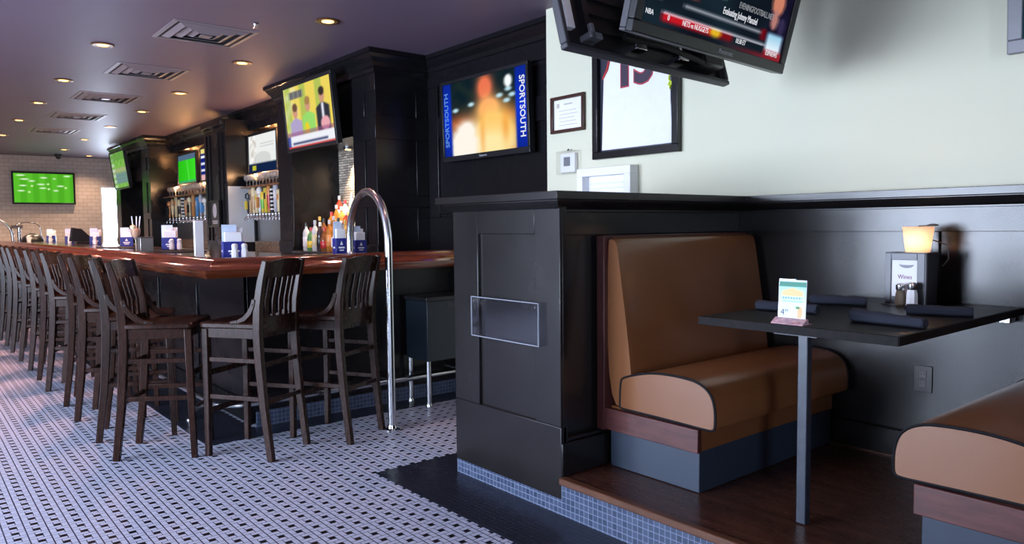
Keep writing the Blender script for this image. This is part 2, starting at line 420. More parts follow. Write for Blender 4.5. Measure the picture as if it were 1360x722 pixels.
for dz in (0, 1, 2):
    MB().box(3.62 - .13 * (2 - dz), 3.69, 6.03, 7.33, 1.02, 1.06 + .12 * dz).build('bottle_step', BARTOP, p1, bevel=.003)
# puck light in the niche
pl = bpy.data.objects
def lamp_spot(name, loc, energy, color, parent, angle=130, size=.04, blend=.6):
    l = bpy.data.lights.new(name, 'SPOT'); l.energy = energy; l.color = color; l.spot_size = R(angle); l.spot_blend = blend; l.shadow_soft_size = size
    o = bpy.data.objects.new(name, l); COL.objects.link(o); o.parent = parent; o.location = V(loc) - OFF[parent.name]; return o
def lamp_point(name, loc, energy, color, parent, size=.04):
    l = bpy.data.lights.new(name, 'POINT'); l.energy = energy; l.color = color; l.shadow_soft_size = size
    o = bpy.data.objects.new(name, l); COL.objects.link(o); o.parent = parent; o.location = V(loc) - OFF[parent.name]; return o
WARM = (1.0, .47, .36)
BULB = emis('lamp_glow', (1.0, .60, .20), 4.5); REFL = emis('lamp_reflector', (1.0, .30, .035), 1.3)
for i, y in enumerate((6.35, 6.95)):
    t = thing('puck_light', ['round puck light in niche top above the bottles, nearer the column', 'round puck light in niche top above the bottles, farther one'][i], 'light', (3.6, y, 2.04), 'niche puck lights')
    MB().lathe((3.6, y, 2.04), [(.03, .02), (.045, .018), (.045, 0), (.032, 0)], 16).build('trim_ring', STEEL, t, smooth=40)
    MB().lathe((3.6, y, 2.036), [(.03, .004), (.03, 0)], 16).build('bulb', BULB, t)
    lamp_spot('bulb_light', (3.6, y, 2.03), 120, (1, .80, .58), t, 85)

def bay(label, y0, y1, xw):
    t = thing('tap_wall_cabinet', label, 'cabinet', (3.5, (y0 + y1) / 2, 0), 'tap wall cabinets')
    MB().box(3.62, 3.715, y0, y1, 0, 2.6).build('back_panel', wood('brown_back_panel', (.02, .008, .005), (.05, .02, .012), .4), t)
    MB().box(3.50, 3.715, y0, y1, 2.47, 2.6).build('header', BLACKB, t)
    MB().box(3.25, 3.715, y0, y1, .1, .93).build('base', BLACKB, t)
    MB().box(3.22, 3.715, y0, y1, .93, .965).build('counter', GRANITE, t, bevel=.004)
    MB().box(3.52, 3.62, y0, y1, .965, 1.09).build('upstand', GRANITE, t, bevel=.003)
    MB().box(3.56, 3.62, y0, y1, 1.09, 1.74).build('splash_panel', SPLASH, t)
    MB().box(3.36, 3.62, y0, y1, 1.745, 1.765).build('glass_shelf', wood('amber_shelf', (.14, .055, .02), (.26, .11, .045), .3), t)
    MB().box(3.39, 3.44, y0 + .03, y1 - .02, 1.355, 1.385).build('tap_rail', CHROME, t, bevel=.006)
    MB().box(3.44, 3.56, y0 + .2, y0 + .26, 1.355, 1.385).box(3.44, 3.56, y1 - .26, y1 - .2, 1.355, 1.385).build('rail_bracket', CHROME, t)
    for f in (.25, .75):
        lamp_point('shelf_light', (3.56, y0 + (y1 - y0) * f, 2.40), 7, (1, .45, .16), t, .03)
        lamp_point('shelf_light', (3.40, y0 + (y1 - y0) * f, 1.90), 17, (1, .54, .26), t, .03)
    return t
b2 = bay('stainless tap wall with glass shelf beneath the white-blue screen', 7.70, 9.36, 3.5)
b3 = bay('farther stainless tap wall with glass shelf beneath the soccer and poster screens', 10.22, 12.84, 3.5)
t = thing('back_bar_pier', 'black pier with fluted face between the two tap walls', 'pier', (3.4, 9.8, 0))
MB().box(3.2, 3.715, 9.38, 10.2, 0, 2.6).build('body', BLACKB, t, bevel=.003)
mb = MB()
for y in (9.48, 9.62, 9.95, 10.08): mb.box(3.185, 3.2, y, y + .03, 1.1, 2.45)
mb.build('fluting', BLACKB, t)
MB().box(3.21, 3.52, 9.368, 9.38, 1.08, 1.775).build('steel_side_panel', paint('pale_steel', (.62, .66, .68), .45, .05, 4, metal=.3), t)
MB().box(3.15, 3.40, 9.4, 10.18, 2.53, 2.60).box(3.18, 3.40, 9.42, 10.16, 2.49, 2.53).build('capital', BLACKB, t, bevel=.01)

# ------------------------------------------------------------------ taps
def faucet_proto():
    t = local(thing('beer_tap', 'x', 'beer tap', (0, 0, 0)))
    MB().lathe((0, 0, -.015), [(.013, 0), (.013, .02), (.009, .035), (.012, .045), (.006, .05)], 10).build('faucet_body', CHROME, t, smooth=40)
    MB().tube([(0, 0, 0), (-.02, 0, -.005), (-.035, 0, -.02), (-.037, 0, -.05)], .007, 8).build('spout', CHROME, t, smooth=40)
    return t
def handle(t, kind, m1, m2, h):
    if kind == 0:
        MB().lathe((0, 0, .035), [(.008, 0), (.012, .02), (.02, h * .5), (.024, h * .85), (.016, h * .97), (.004, h)], 10).build('handle', m1, t, smooth=40)
        MB().lathe((0, 0, .035), [(.0125, .03), (.0215, h * .5), (.0215, h * .52), (.0225, h * .62)], 10).build('handle_band', m2, t, smooth=40)
    elif kind == 1:
        MB().prism([(-.014, .035), (.014, .035), (.026, .035 + h * .6), (.03, .035 + h), (-.03, .035 + h), (-.026, .035 + h * .6)], 'x', -.011, .011).build('handle', m1, t, bevel=.004)
        MB().box(-.0135, .0135, -.018, .018, .035 + h * .55, .035 + h * .8).build('handle_badge', m2, t)
    elif kind == 2:
        mb = MB()
        for i in range(6): mb.box(-.016, .016, -.02, .02, .035 + h * i / 6, .035 + h * (i + .55) / 6)
        MB().box(-.014, .014, -.018, .018, .035, .035 + h).build('handle', m1, t, bevel=.003); mb.build('handle_stripes', m2, t)
    else:
        MB().lathe((0, 0, .035), [(.007, 0), (.013, h * .1), (.013, h * .7), (.03, h * .74), (.03, h * .92), (.01, h)], 12).build('handle', m1, t, smooth=40)
        MB().box(-.031, -.012, -.014, .014, .035 + h * .2, .035 + h * .6).build('handle_badge', m2, t)
TC = {n: paint('tap_' + n, c, .3) for n, c in dict(cream=(.72, .62, .36), white=(.8, .8, .76), yellow=(.72, .55, .05), green=(.16, .5, .05), blue=(.08, .3, .62), black=(.015, .015, .015), red=(.45, .03, .03), orange=(.6, .25, .07), tan=(.5, .33, .17), silver=(.5, .5, .55)).items()}
ORD = ['first', 'second', 'third', 'fourth', 'fifth', 'sixth', 'seventh', 'eighth', 'ninth', 'tenth', 'eleventh', 'twelfth', 'thirteenth', 'fourteenth', 'fifteenth', 'sixteenth', 'seventeenth', 'eighteenth']
row2 = [('black', 'yellow', 3), ('tan', 'black', 1), ('cream', 'tan', 0), ('cream', 'yellow', 1), ('white', 'orange', 3), ('yellow', 'green', 0), ('yellow', 'black', 1), ('orange', 'red', 0), ('white', 'black', 2), ('silver', 'white', 1), ('cream', 'orange', 1), ('tan', 'black', 2), ('green', 'yellow', 1), ('blue', 'white', 1), ('white', 'cream', 0), ('cream', 'white', 3)]
row3 = [('orange', 'black', 3), ('tan', 'cream', 0), ('cream', 'orange', 1), ('cream', 'black', 0), ('black', 'white', 2), ('tan', 'orange', 0), ('cream', 'black', 3), ('orange', 'tan', 1), ('blue', 'silver', 1), ('silver', 'blue', 0), ('white', 'blue', 3), ('cream', 'tan', 0), ('orange', 'cream', 1)]
def taps(rows, ya, yb, where, group):
    for i, (c1, c2, kd) in enumerate(rows):
        y = ya + (yb - ya) * i / (len(rows) - 1)
        t = faucet_proto(); handle(t, kd, TC[c1], TC[c2], .24 + .07 * ((i * 7) % 5) / 4)
        t.location = (3.415, y, 1.40); t.scale = (1.25, 1.45, 1.06); t['label'] = '%s and %s handled beer tap, %s from left on the %s tap wall' % (c1, c2, ORD[i], where); t['group'] = group
taps(row2, 9.27, 7.82, 'nearer', 'taps of the nearer tap wall')
taps(row3, 12.7, 10.6, 'farther', 'taps of the farther tap wall')

# wine glasses on the two shelves
GL = NT('thin_glass'); GL.bsdf((1., .93, .85), .04, trans=.85, ior=1.2, spec=.8); GLM = GL.mat
def glass_proto():
    t = local(thing('wine_glass', 'x', 'glass', (0, 0, 0)))
    MB().lathe((0, 0, 0), [(.033, 0), (.033, .003), (.005, .008), (.004, .06), (.006, .066)], 12).build('stem', GLM, t, smooth=50)
    MB().lathe((0, 0, 0), [(.006, .064), (.028, .08), (.036, .105), (.034, .135), (.031, .14), (.029, .139), (.033, .106), (.026, .084), (.004, .07)], 12).build('bowl', GLM, t, smooth=50)
    return t
g0 = glass_proto(); first = True
for where, ya, yb, n in (('nearer', 9.25, 7.8, 15), ('farther', 12.6, 10.4, 15)):
    for r, x in ((0, 3.40), (1, 3.50)):
        for i in range(n):
            o = g0 if first else copy_tree(g0); first = False
            o.location = (x, ya + (yb - ya) * i / (n - 1) + r * .04, 1.765)
            o['label'] = 'clear wine glass, %s from left in the %s row of the %s glass shelf' % (ORD[i], 'front' if r == 0 else 'rear', where); o['group'] = 'wine glasses on the %s shelf' % where

# ------------------------------------------------------------------ bottles in the niche
def bottle_proto(kind, c, lab):
    t = local(thing('liquor_bottle', 'x', 'bottle', (0, 0, 0)))
    if kind == 0: prof = [(.034, 0), (.037, .01), (.037, .17), (.03, .2), (.013, .225), (.012, .28)]
    elif kind == 1: prof = [(.030, 0), (.034, .01), (.034, .2), (.02, .235), (.012, .25), (.012, .30)]
    else: prof = [(.038, 0), (.042, .015), (.042, .12), (.03, .165), (.014, .185), (.013, .23)]
    m = CACHE.get('bottle_' + c)
    if m is None:
        q = NT('bottle_' + c); cc = dict(clear=(.85, .87, .88), amber=(.55, .22, .04), green=(.08, .25, .08), brown=(.2, .07, .02), red=(.5, .06, .03), dark=(.05, .03, .03), gold=(.75, .5, .12))[c]
        q.bsdf(cc, .08, trans=.35 if c in ('clear', 'amber', 'gold') else .1, spec=.7); m = CACHE['bottle_' + c] = q.mat
    MB().lathe((0, 0, 0), prof, 12).build('glass_body', m, t, smooth=40)
    r = prof[2][0] + .0012; z1 = prof[2][1]
    MB().lathe((0, 0, 0), [(r - .001, z1 * .25), (r, z1 * .26), (r, z1 * .8), (r - .001, z1 * .81)], 12).build('paper_label', lab, t, smooth=40)
    h = prof[-1][1]; MB().lathe((0, 0, 0), [(.0145, h - .035), (.0145, h + .004), (.004, h + .006)], 10).build('cap', [TC['black'], TC['red'], GOLD, TC['silver'], TC['white']][(kind * 3 + len(c)) % 5], t, smooth=40)
    return t
LABM = [('white', PAPER), ('yellow', TC['yellow']), ('cream', TC['cream']), ('black', TC['black']), ('red', TC['red']), ('orange', TC['orange'])]
CL = ['clear', 'amber', 'clear', 'dark', 'gold', 'green', 'amber', 'clear', 'brown', 'red', 'clear', 'amber']
bp = {}
TN = ['lowest', 'second', 'third', 'top']
idx = 0
for tier in range(4):
    n = [12, 12, 11, 9][tier]
    for i in range(n):
        idx += 1
        kd = (i * 2 + tier) % 3; c = CL[(i * 5 + tier * 3) % 12]; lb = LABM[(i * 7 + tier * 2) % 6]
        x = [3.27, 3.42, 3.55, 3.655][tier]; z = [1.02, 1.06, 1.18, 1.30][tier]
        y = 7.27 - (7.27 - 6.10) * i / (n - 1) + random.uniform(-.012, .012)
        key = (kd, c, lb[0])
        if key not in bp: o = bp[key] = bottle_proto(kd, c, lb[1])
        else: o = copy_tree(bp[key])
        o.location = (x + (0 if tier < 3 else -.01), y, z)
        o['label'] = '%s %s bottle with %s label, %s from left on the %s niche step' % (['straight', 'tall', 'squat'][kd], c, lb[0], ORD[i], TN[tier]); o['group'] = 'liquor bottles in the niche'

# ------------------------------------------------------------------ the bar
t = thing('serving_bar', 'black panelled bar front under the mahogany rail and counter', 'bar', (1.7, 4.7, 0))
mb = MB(); mb.box(1.682, 1.74, 4.612, 16.2, .02, 1.02)
mb.box(1.67, 1.682, 4.6, 16.2, .02, .16).box(1.67, 1.682, 4.6, 16.2, .86, 1.02)
y = 4.6
while y < 16:
    mb.box(1.67, 1.682, y, y + .14, .16, .86); y += 1.02
mb.build('side_panelling', BLACKB, t, bevel=.003)
MB().box(1.67, 3.715, 4.6, 4.66, .1, 1.02).build('end_panelling', BLACKB, t, bevel=.003)
MB().box(1.70, 3.715, 4.588, 4.60, .0, .10).build('tile_base', MOSY, t)
L = [(1.42, 16.3), (1.42, 4.42), (3.715, 4.42), (3.715, 5.05), (2.22, 5.05), (2.22, 16.3)]
t = MB().prism(L, 'z', 1.02, 1.062).build('bar_counter', BARTOP, bevel=.004); tag(t, 'long dark polished bar counter turning the corner, edged in mahogany', 'counter')
RP = [(0, .985), (-.004, 1.0), (0, 1.012), (.02, 1.022), (.035, 1.03), (.05, 1.055), (.075, 1.074), (.1, 1.08), (.125, 1.076), (.14, 1.063), (.14, 1.0), (.05, .965), (.012, .965)]
ra = sweep([(1.35, 16.3), (1.35, 4.35), (3.715, 4.35)], RP).build('arm_rail', RAIL, t, smooth=40)
# foot rail
t = thing('foot_rail', 'steel foot rail running round the bar front above black tiles', 'foot rail', (1.5, 4.45, 0))
pts = [(1.45, 16., .19), (1.45, 4.6, .19)] + [(1.60 - .15 * math.cos(a), 4.6 - .15 * math.sin(a), .19) for a in (PI / 8, PI / 4, 3 * PI / 8)] + [(1.6, 4.45, .19), (3.7, 4.45, .19)]
MB().tube(pts, .021, 12).build('tube', STEEL, t, smooth=40)
for k_, (x, y) in enumerate(((1.45, 5.08), (1.45, 6.9), (1.45, 8.7), (1.45, 10.5))): MB().tube([(x, y, .004), (x, y, .185)], .015, 10).lathe((x, y, .003), [(.035, 0), (.035, .006)], 12).build('foot_rail_leg', STEEL, t, smooth=40)
for x in (2.0, 2.6, 3.2): MB().tube([(x, 4.6, .19), (x, 4.45, .19)], .012, 8).build('foot_rail_arm', STEEL, t, smooth=40)

# chrome service rails bent from floor to counter
def service_rail(label, ax, ay, bx, by, group):
    t = thing('service_rail', label, 'rail', (ax, ay, 0), group); A, B = V((ax, ay, 0)), V((bx, by, 1.062)); mid = (A + B) / 2; r = (V((bx, by)) - V((ax, ay))).length / 2
    u = V((bx - ax, by - ay, 0)).normalized(); z0 = 1.15
    pts = [A, V((ax, ay, .6)), V((ax, ay, z0))] + [V((mid.x, mid.y, z0)) - u * r * math.cos(a) + V((0, 0, r * 1.02 * math.sin(a))) for a in [PI * k / 18 for k in range(1, 18)]] + [V((bx, by, z0)), B]
    MB().tube(pts, .0245, 16).build('bent_tube', STEEL, t, smooth=50)
    MB().lathe((ax, ay, 0), [(.05, 0), (.05, .006), (.03, .012), (.026, .03)], 20).build('floor_flange', CHROME, t, smooth=40)
    MB().lathe((bx, by, 1.062), [(.045, 0), (.045, .006), (.03, .012), (.026, .02)], 20).build('counter_flange', CHROME, t, smooth=40)
service_rail('tall bent steel service rail between floor and counter at the near corner', 2.318, 3.981, 2.39, 4.62, 'service rails')
service_rail('far bent steel service rail at the left end of the bar', .98, 15.55, 1.59, 15.55, 'service rails')
# under-counter ice bin
t = thing('ice_bin', 'dark under-counter ice bin on steel legs behind the half wall', 'ice bin', (3.1, 4.43, 0))
MB().box(2.785, 3.45, 4.285, 4.56, .32, .735).build('tub', COOLER, t, bevel=.004)
MB().box(2.778, 3.457, 4.278, 4.57, .735, .765).build('lid', PLASTIC, t, bevel=.004)
MB().box(2.95, 3.05, 4.279, 4.285, .69, .715).build('name_plate', GREYP, t)
for x, y in ((2.805, 4.305), (3.42, 4.305), (2.805, 4.54), (3.42, 4.54)): MB().tube([(x, y, 0), (x, y, .32)], .018, 10).lathe((x, y, 0), [(.025, 0), (.025, .01), (.018, .03)], 10).build('leg', STEEL, t, smooth=40)

# ------------------------------------------------------------------ bar stools
BK = [(-.205, 0), (-.168, .3), (-.148, .55), (-.142, .70), (-.150, .84), (-.175, .97), (-.205, 1.08)]
def bkx(z):
    for (x0, z0), (x1, z1) in zip(BK, BK[1:]):
        if z <= z1: return x0 + (x1 - x0) * (z - z0) / (z1 - z0)
    return BK[-1][0]
def make_stool():
    t = local(thing('bar_stool', 'x', 'bar stool', (0, 0, 0)))
    # saddle seat: rounded outline, dished top
    out = []
    hw, x0, x1, rr = .20, -.165, .222, .035
    for cx, cy, a0 in ((x1 - rr, -hw + rr, -PI / 2), (x1 - rr, hw - rr, 0), (x0 + rr, hw - rr - .015, PI / 2), (x0 + rr, -hw + rr + .015, PI)):
        for k in range(5): a = a0 + PI / 2 * k / 4; out.append((cx + rr * math.cos(a), cy + rr * math.sin(a)))
    c = (.03, 0); rings = []
    for s_, z in ((.93, .712), (1., .72), (1., .738), (.96, .746), (.8, .744), (.5, .736), (.15, .734)):
        rings.append([V((c[0] + (p[0] - c[0]) * s_, p[1] * s_, z)) for p in out])
    MB().loft(rings).build('seat', STOOL, t, smooth=30)
    mb = MB().box(-.15, .19, -.178, -.158, .66, .714).box(-.15, .19, .158, .178, .66, .714).box(.17, .19, -.16, .16, .66, .714).box(-.15, -.13, -.16, .16, .66, .714)
    mb.build('seat_frame', STOOL, t, bevel=.002)
    for sgn in (-1, 1):
        y = sgn * .168
        MB().bar([(x, y, z) for x, z in BK], [(.030, .036), (.032, .042), (.034, .046), (.034, .048), (.033, .045), (.031, .04), (.026, .030)]).build('leg', STOOL, t, bevel=.004)
        MB().bar([(.20, y, 0), (.193, y, .35), (.19, y, .71)], [(.028, .03), (.033, .035), (.036, .038)]).build('leg', STOOL, t, bevel=.003)
        for z in (.54, .335): MB().bar([(bkx(z), y, z), (.192, y, z)], (.016, .026)).build('stretcher', STOOL, t, bevel=.003)
        # curved arm bracket with two bolts
        pth = [(bkx(.87) + .02, .875), (-.125, .835), (-.105, .80), (-.07, .768), (-.03, .752), (.02, .747)]
        ab = MB().bar([(x, sgn * .178, z) for x, z in pth], [(.022, .022), (.022, .027), (.022, .03), (.022, .028), (.022, .022), (.02, .014)]).build('arm_bracket', STOOL, t, bevel=.003)
        mb = MB()
        for x, z in ((-.125, .846), (-.022, .752)): mb.tube([(x, sgn * .189, z), (x, sgn * .192, z)], .006, 8)
        mb.build('bolt', RUBBER, ab)
    for z in (.514, .31): MB().bar([(bkx(z), -.165, z), (bkx(z), .165, z)], (.016, .026), V((1, 0, 0))).build('stretcher', STOOL, t, bevel=.003)
    for z in (.46, .25): MB().bar([(.195, -.165, z), (.195, .165, z)], (.018, .03), V((1, 0, 0))).build('stretcher', STOOL, t, bevel=.003)
    # crest rail, bowed back and arched on top
    rings = []
    for k in range(9):
        y = -.158 + .316 * k / 8; q = 1 - (y / .158) ** 2; zt = 1.068 + .018 * q; zb = .985; bow = -.022 * q
        rings.append([V((bkx(zb) + bow - .009, y, zb)), V((bkx(zb) + bow + .009, y, zb)), V((bkx(zt) + bow + .008, y, zt)), V((bkx(zt) + bow - .008, y, zt))])
    MB().loft(rings).build('crest_rail', STOOL, t, smooth=40)
    rings = []
    for k in range(9):
        y = -.158 + .316 * k / 8; q = 1 - (y / .158) ** 2; bow = -.018 * q
        rings.append([V((bkx(.69) + bow - .01, y, .69)), V((bkx(.69) + bow + .01, y, .69)), V((bkx(.772) + bow + .01, y, .772)), V((bkx(.772) + bow - .01, y, .772))])
    MB().loft(rings).build('lower_rail', STOOL, t, smooth=40)
    for k in range(5):
        y = -.108 + .054 * k; q = 1 - (y / .158) ** 2; bow = -.02 * q
        MB().bar([(bkx(.765) + bow, y, .765), (bkx(.86) + bow + .004, y, .86), (bkx(.992) + bow, y, .992)], (.028, .009)).build('slat', STOOL, t, bevel=.002)
    return t
st = make_stool(); used = [False]
def stool(fx, fy, rot, side, label):
    """fx, fy: the rear foot nearest the camera; side -1 right / +1 left rear foot"""
    a = R(rot); lx, ly = -.205, side * .168
    x, y = fx - (lx * math.cos(a) - ly * math.sin(a)), fy - (lx * math.sin(a) + ly * math.cos(a))
    if used[0]: o = copy_tree(st)
    else: o = st; used[0] = True
    o.location = (x, y, 0); o.rotation_euler = (0, 0, a); o['label'] = label; o['group'] = 'dark wooden bar stools round the bar'
rows = [(.872, 4.432, -32), (.873, 4.885, -17), (.869, 5.535, -28), (.887, 6.06, -20), (.868, 6.73, -27), (.881, 7.294, -22), (.885, 7.855, -24), (.884, 8.49, -22), (.882, 9.14, -24), (.89, 9.72, -22), (.885, 10.3, -22), (.885, 10.95, -22), (.885, 11.6, -22)]
for i, (x, y, a) in enumerate(rows):
    nm = ['dark wooden bar stool nearest the camera at the bar corner, left one'] + ['dark wooden slat-back stool, %s in the aisle row counting from the bar corner' % ORD[k] for k in range(1, 13)]
    stool(x, y, a, -1, nm[i])
stool(1.503, 3.856, 122.7, 1, 'dark wooden bar stool seen from behind, right of the bar corner')
stool(1.974, 3.866, 118, 1, 'dark wooden bar stool directly left of the bent steel rail')

# ------------------------------------------------------------------ things on the bar
SHW = paint('shaker_salt', (.85, .85, .87), .25, .03, 10); SHP = paint('shaker_pepper', (.12, .09, .06), .3, .5, 80)
def shaker(x, y, z, label, fill, group, s=1.0, capm=None):
    t = thing('salt_shaker' if fill is SHW else 'pepper_shaker', label, 'shaker', (x, y, z), group)
    MB().lathe((x, y, z), [(.017 * s, 0), (.021 * s, .006 * s), (.02 * s, .045 * s), (.0165 * s, .06 * s), (.015 * s, .064 * s)], 8).build('jar', fill, t, smooth=30)
    MB().lathe((x, y, z + .062 * s), [(.0165 * s, 0), (.018 * s, .004 * s), (.018 * s, .02 * s), (.01 * s, .027 * s), (.002 * s, .028 * s)], 12).build('cap', capm or STEEL, t, smooth=40)
PALEB = paint('pale_blue_print', (.55, .66, .82), .4, .2, 12)
def caddy():
    t = local(thing('napkin_caddy', 'x', 'napkin caddy', (0, 0, 0)))
    MB().box(-.065, .065, -.05, -.044, 0, .105).box(-.065, .065, .044, .05, 0, .105).box(-.065, -.059, -.044, .044, 0, .105).box(.059, .065, -.044, .044, 0, .105).box(-.065, .065, -.05, .05, 0, .006).build('holder', BLUE, t, bevel=.002)
    e = MB().prism([(-.016, .062), (.016, .062), (0, .09)], 'y', -.0512, -.0502).box(-.034, .034, -.0512, -.0502, .04, .05).box(-.024, .024, -.0512, -.0502, .024, .032)
    e.box(-.0662, -.0652, -.025, .025, .04, .05).build('emblem', PAPER, t)
    MB().box(-.052, .052, -.04, .0, .008, .165).build('napkin_stack', PAPER, t, bevel=.004)
    for k, (x, h, m) in enumerate(((-.018, .205, PALEB), (.02, .185, PAPER))):
        MB().fbox((V((x, .012 + .014 * k, .008)), V((1, 0, 0)), V((0, -.0, 1)).normalized(), V((0, 1, .0)).normalized()), -.045, .045, 0, h, 0, .006).build('menu_card', m, t)
    return t
c0 = caddy(); fc = True
CD = [(2.40, 4.79, -8, 'blue napkin caddy with white emblem just left of the steel rail'), (2.575, 4.84, -4, 'blue napkin caddy just right of the steel rail foot on counter'),
      (1.675, 4.84, -12, 'blue napkin caddy with tall menus by the bar corner'), (1.86, 6.95, -15, 'blue napkin caddy on the black bar mat'),
      (2.03, 9.3, -15, 'blue napkin caddy beyond the grey box on the bar'), (2.03, 11.0, -15, 'blue napkin caddy right of the black register wedge'), (1.98, 12.5, -15, 'blue napkin caddy left of the black register wedge'), (1.98, 14.2, -15, 'farthest blue napkin caddy at the left end of the bar')]
for x, y, a, lb in CD:
    o = c0 if fc else copy_tree(c0); fc = False
    o.location = (x, y, 1.0625 + (.0115 if 'mat' in lb else 0)); o.scale = (.62, .8, 1.08) if lb.endswith('left of the steel rail') else (.68, .8, .92) if 'right of the steel' in lb else (1, 1, 1); o.rotation_euler = (0, 0, R(a)); o['label'] = lb; o['group'] = 'napkin caddies on the bar'
for i, (x, y) in enumerate(((1.652, 4.74), (1.71, 4.73))): shaker(x, y, 1.062, ['left white-filled salt shaker before the corner napkin caddy', 'right white-filled salt shaker before the corner napkin caddy'][i], SHW, 'shakers on the bar', 1.05, WHITE)
for i, (x, y) in enumerate(((1.84, 6.82), (1.90, 6.81))): shaker(x, y, 1.074, ['left salt shaker on the black bar mat', 'right salt shaker on the black bar mat'][i], SHW, 'shakers on the bar', 1.05, WHITE)
for i, (x, y) in enumerate(((2.0, 10.88), (1.95, 12.38), (1.95, 14.08))): shaker(x, y, 1.062, ['salt shaker before the caddy right of the black wedge', 'salt shaker before the caddy left of the black wedge', 'salt shaker before the farthest blue caddy'][i], SHW, 'shakers on the bar', 1.2, WHITE)
t = thing('bar_mat', 'black rubber bar mat on the counter under a blue caddy', 'bar mat', (1.82, 6.8, 1.062))
MB().box(1.69, 1.97, 6.3, 7.25, 1.062, 1.072).build('mat', RUBBER, t, bevel=.003)
mb = MB()
for k in range(18): mb.box(1.70, 1.96, 6.33 + k * .05, 6.345 + k * .05, 1.072, 1.0735)
mb.build('ribs', RUBBER, t)
t = thing('bar_mat', 'second black rubber bar mat farther along the counter', 'bar mat', (1.75, 8.6, 1.062))
MB().box(1.66, 1.92, 8.2, 9.0, 1.062, 1.072).build('mat', RUBBER, t, bevel=.003)
t = thing('table_card', 'tall narrow white card stand on counter left of corner caddy', 'card stand', (1.555, 5.15, 1.062))
MB().box(1.53, 1.585, 5.13, 5.16, 1.066, 1.305).build('card', PAPER, t, bevel=.002)
MB().box(1.522, 1.592, 5.12, 5.17, 1.062, 1.068).build('foot', WHITE, t, bevel=.001)
t = thing('condiment_box', 'small grey metal box beside a pourer bottle on the bar', 'box', (1.60, 6.66, 1.062))
MB().box(1.545, 1.645, 6.62, 6.72, 1.062, 1.185).build('box', SPLASH, t, bevel=.004); MB().box(1.542, 1.648, 6.617, 6.723, 1.18, 1.19).build('lid', GREYP, t, bevel=.002)
t = thing('garnish_glass', 'stemmed garnish glass with orange fruit and straws beside grey box', 'glass', (1.535, 6.72, 1.062))
MB().lathe((1.535, 6.72, 1.062), [(.035, 0), (.035, .003), (.005, .01), (.005, .1), (.012, .115), (.036, .15), (.038, .2), (.035, .2), (.032, .15), (.008, .118)], 14).build('glass', GLM, t, smooth=50)
MB().lathe((1.535, 6.72, 1.185), [(.01, 0), (.028, .02), (.031, .06), (.02, .075), (.004, .078)], 12).build('orange_garnish', TC['orange'], t, smooth=60)
MB().lathe((1.515, 6.71, 1.25), [(.004, 0), (.022, .01), (.022, .03), (.004, .04)], 10).build('lemon_wedge', TC['cream'], t, smooth=60)
for q in (-.012, .006, .02): MB().tube([(1.535 + q, 6.72, 1.2), (1.535 + q * 2, 6.72, 1.36)], .0045, 6).build('straw', WHITE, t)
t = thing('register', 'black wedge-shaped register screen among the far blue caddies', 'register', (2.0, 11.75, 1.062))
MB().prism([(1.85, 1.10), (2.16, 1.10), (2.0, 1.27), (1.88, 1.29)], 'y', 11.72, 11.80).build('screen', PLASTIC, t, bevel=.01)
MB().box(1.92, 2.08, 11.66, 11.86, 1.062, 1.10).build('stand', PLASTIC, t, bevel=.005)
t = thing('serving_bowl', 'upturned black serving bowl at the far left of the bar', 'bowl', (1.83, 15.1, 1.062))
MB().lathe((1.83, 15.1, 1.062), [(.17, 0), (.172, .02), (.15, .08), (.1, .12), (.04, .135)], 24).build('bowl', PLASTIC, t, smooth=50); MB().lathe((1.83, 15.1, 1.196), [(.05, 0), (.045, .012), (.01, .013)], 16).build('foot_ring', PLASTIC, t, smooth=40)
t = thing('paper_cup', 'small white cup before the upturned black bowl', 'cup', (1.745, 14.85, 1.062)); MB().lathe((1.745, 14.85, 1.062), [(.028, 0), (.038, .085), (.036, .085), (.026, .004)], 14).build('cup_wall', WHITE, t, smooth=40); MB().lathe((1.745, 14.85, 1.145), [(.039, 0), (.0395, .006), (.037, .006)], 14).build('rim', WHITE, t)
t = thing('gooseneck_tap', 'thin bent chrome gooseneck at the far end of bar', 'tap', (2.1, 15.9, 1.062))
MB().tube([(2.05, 15.9, 1.062), (2.05, 15.9, 1.3)] + [(1.85 + .2 * math.cos(a), 15.9, 1.3 + .1 * math.sin(a)) for a in [PI * k / 10 for k in range(1, 10)]] + [(1.65, 15.9, 1.28)], .011, 10).build('neck', CHROME, t, smooth=40)
MB().lathe((2.05, 15.9, 1.062), [(.04, 0), (.04, .01), (.015, .03)], 14).build('base', CHROME, t, smooth=40)
t = thing('draft_tower', 'short chrome draft tower left of the black bowl', 'draft tower', (1.72, 15.85, 1.062))
MB().tube([(1.72, 15.85, 1.062), (1.72, 15.85, 1.32)], .03, 14).build('column', CHROME, t, smooth=40); MB().tube([(1.60, 15.85, 1.32), (1.78, 15.85, 1.32)], .03, 12).build('head', CHROME, t, smooth=40)
t = thing('framed_sign', 'small black framed crest sign hung on the pier between tap walls', 'sign', (3.17, 9.75, 1.25))
F = frame((3.175, 9.95, 1.27), (0, -1, 0), (0, 0, 1)); MB().ring(F, .38, .34, .02, 0, .02).build('sign_frame', BLACK, t); MB().fbox(F, .02, .36, .02, .32, 0, .008).build('panel', paint('slate_panel', (.03, .035, .035), .3), t)
mb = MB(); mb.loft([[F[0] + F[1] * (.19 + .07 * math.cos(2 * PI * k / 20)) + F[2] * (.21 + .09 * math.sin(2 * PI * k / 20)) + F[3] * d_ for k in range(20)] for d_ in (.008, .011)]); mb.fbox(F, .09, .29, .07, .085, .008, .01).fbox(F, .11, .27, .045, .06, .008, .01); mb.build('crest', TC['silver'], t)

